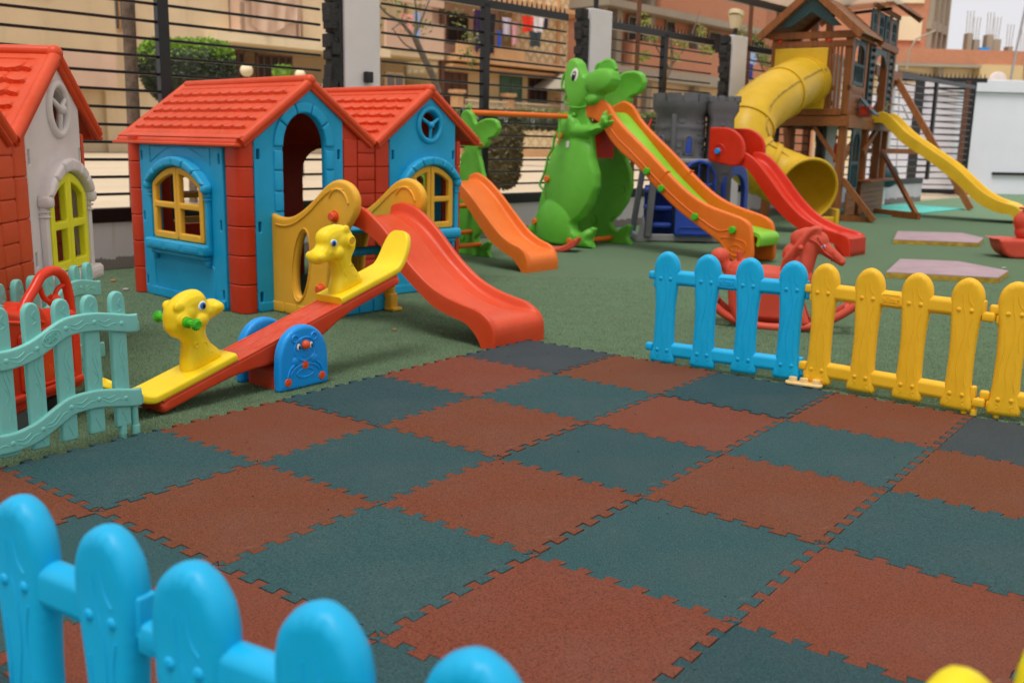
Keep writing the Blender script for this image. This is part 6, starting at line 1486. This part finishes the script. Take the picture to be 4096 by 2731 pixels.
# hanging laundry right of the third pillar
t = thing('laundry', 'light blue and dark blue clothes hanging right of the third pillar', 'laundry', (7.75, 33.5, 0), FANG)
m1 = simple('pale_blue_cloth', (.3, .42, .7), .8, bs=0); m2 = simple('navy_cloth', (.015, .03, .2), .8, bs=0)
mb = MB(); mb.box((0, 0, 3.9), (.55, .1, .6), .04); mb.build('shirt', m1, t); mb = MB(); mb.box((-.08, 0, 3.38), (.32, .1, .5), .03); mb.build('trousers', m2, t)
t = thing('warning_jacket', 'bright orange-red jacket hanging on the fence, seen under the wooden tower', 'jacket', (5.0, 15.6, 0), .3)
mb = MB(); mb.ball((0, 0, 1.12), (.05, .03, .05)); mb.ball((0, 0, .95), (.09, .05, .10)); mb.ball((-.01, 0, .80), (.10, .05, .08)); mb.build('fabric', simple('signal_orange', (.9, .09, .01), .7, bs=.3), t)
# litter on the turf
def cr_(x, y, lab, col, sz):
    mb = MB(); mb.puff([(x_ * sz, y_ * sz) for x_, y_ in ((-1, -.3), (-.3, -.6), (.7, -.4), (1, .3), (.1, .6), (-.7, .4))], sz * .5, sz * .2, XF((0, 0, sz * .3)), g=sz); o_ = mb.build('litter', simple('litter_' + str(round(x * 100)), col, .8, bs=0)); o_.location = (x, y, .004); tag(o_, lab, 'litter')
cr_(-.60, 4.86, 'small orange dry leaf scrap between the seesaw and the red slide', (.5, .2, .06), .012); cr_(-2.62, 6.3, 'small orange scrap on the turf near the low white wall', (.55, .2, .05), .02); cr_(-2.4, 5.95, 'small pale scrap of paper on the turf before the low wall', (.5, .45, .42), .02)
cr_(4.1, 8.1, 'small pale scrap on the turf right of the boards', (.5, .48, .48), .02); cr_(.02, 3.45, 'tiny white chip lying on a red tile in the middle', (.7, .66, .6), .005)

# loose black rubber crumbs on the tiles
mb = MB()
for _ in range(90):
    u_, v_ = random.uniform(.1, 4.2), random.uniform(.2, 4.5); q = TO + E1 * u_ * TS + E2 * v_ * TS; r_ = random.uniform(.0012, .0032); mb.ball((q.x, q.y, .0225), (r_, r_ * random.uniform(.5, 1), r_ * .6), 6, 4)
tag(mb.build('rubber_crumbs', 'black'), 'tiny loose black rubber crumbs scattered over the tiles', 'crumbs', kind='stuff')
# ================================================================== LIGHT
wd = bpy.data.worlds.new('World'); SC.world = wd; wd.use_nodes = True; nt = wd.node_tree; bg = nt.nodes['Background']
sky = nt.nodes.new('ShaderNodeTexSky'); sky.sky_type = 'NISHITA'; sky.sun_disc = False; SE, SR = math.radians(70), math.radians(200)
sky.sun_elevation = SE; sky.sun_rotation = SR; sky.dust_density = 6; sky.air_density = 1.5
# an overcast layer: the sky colour washed towards an even white cloud
mx = nt.nodes.new('ShaderNodeMix'); mx.data_type = 'RGBA'; mx.inputs[0].default_value = .88; nt.links.new(sky.outputs[0], mx.inputs[6]); mx.inputs[7].default_value = (7.9, 7.75, 8.1, 1)
nt.links.new(mx.outputs[2], bg.inputs[0]); bg.inputs[1].default_value = .062
sd_ = bpy.data.lights.new('sun', 'SUN'); sd_.energy = 2.1; sd_.angle = math.radians(22); sd_.color = (1, .97, .93); so = bpy.data.objects.new('sun', sd_); COL.objects.link(so)
# direction: light comes from high behind the camera's right shoulder
dirv = Vector((math.sin(SR) * math.cos(SE), math.cos(SR) * math.cos(SE), math.sin(SE))); so.rotation_euler = dirv.to_track_quat('Z', 'Y').to_euler()
SC.view_settings.view_transform = 'Standard'; SC.view_settings.look = 'None'; SC.view_settings.exposure = .85; SC.view_settings.gamma = 1
SC.render.engine = 'CYCLES'; SC.cycles.use_denoising = True; SC.cycles.max_bounces = 8; SC.cycles.diffuse_bounces = 4; SC.cycles.transparent_max_bounces = 8; SC.cycles.sample_clamp_indirect = 6
SC.cycles.use_adaptive_sampling = True; SC.cycles.adaptive_threshold = .015; SC.cycles.caustics_reflective = False; SC.cycles.caustics_refractive = False
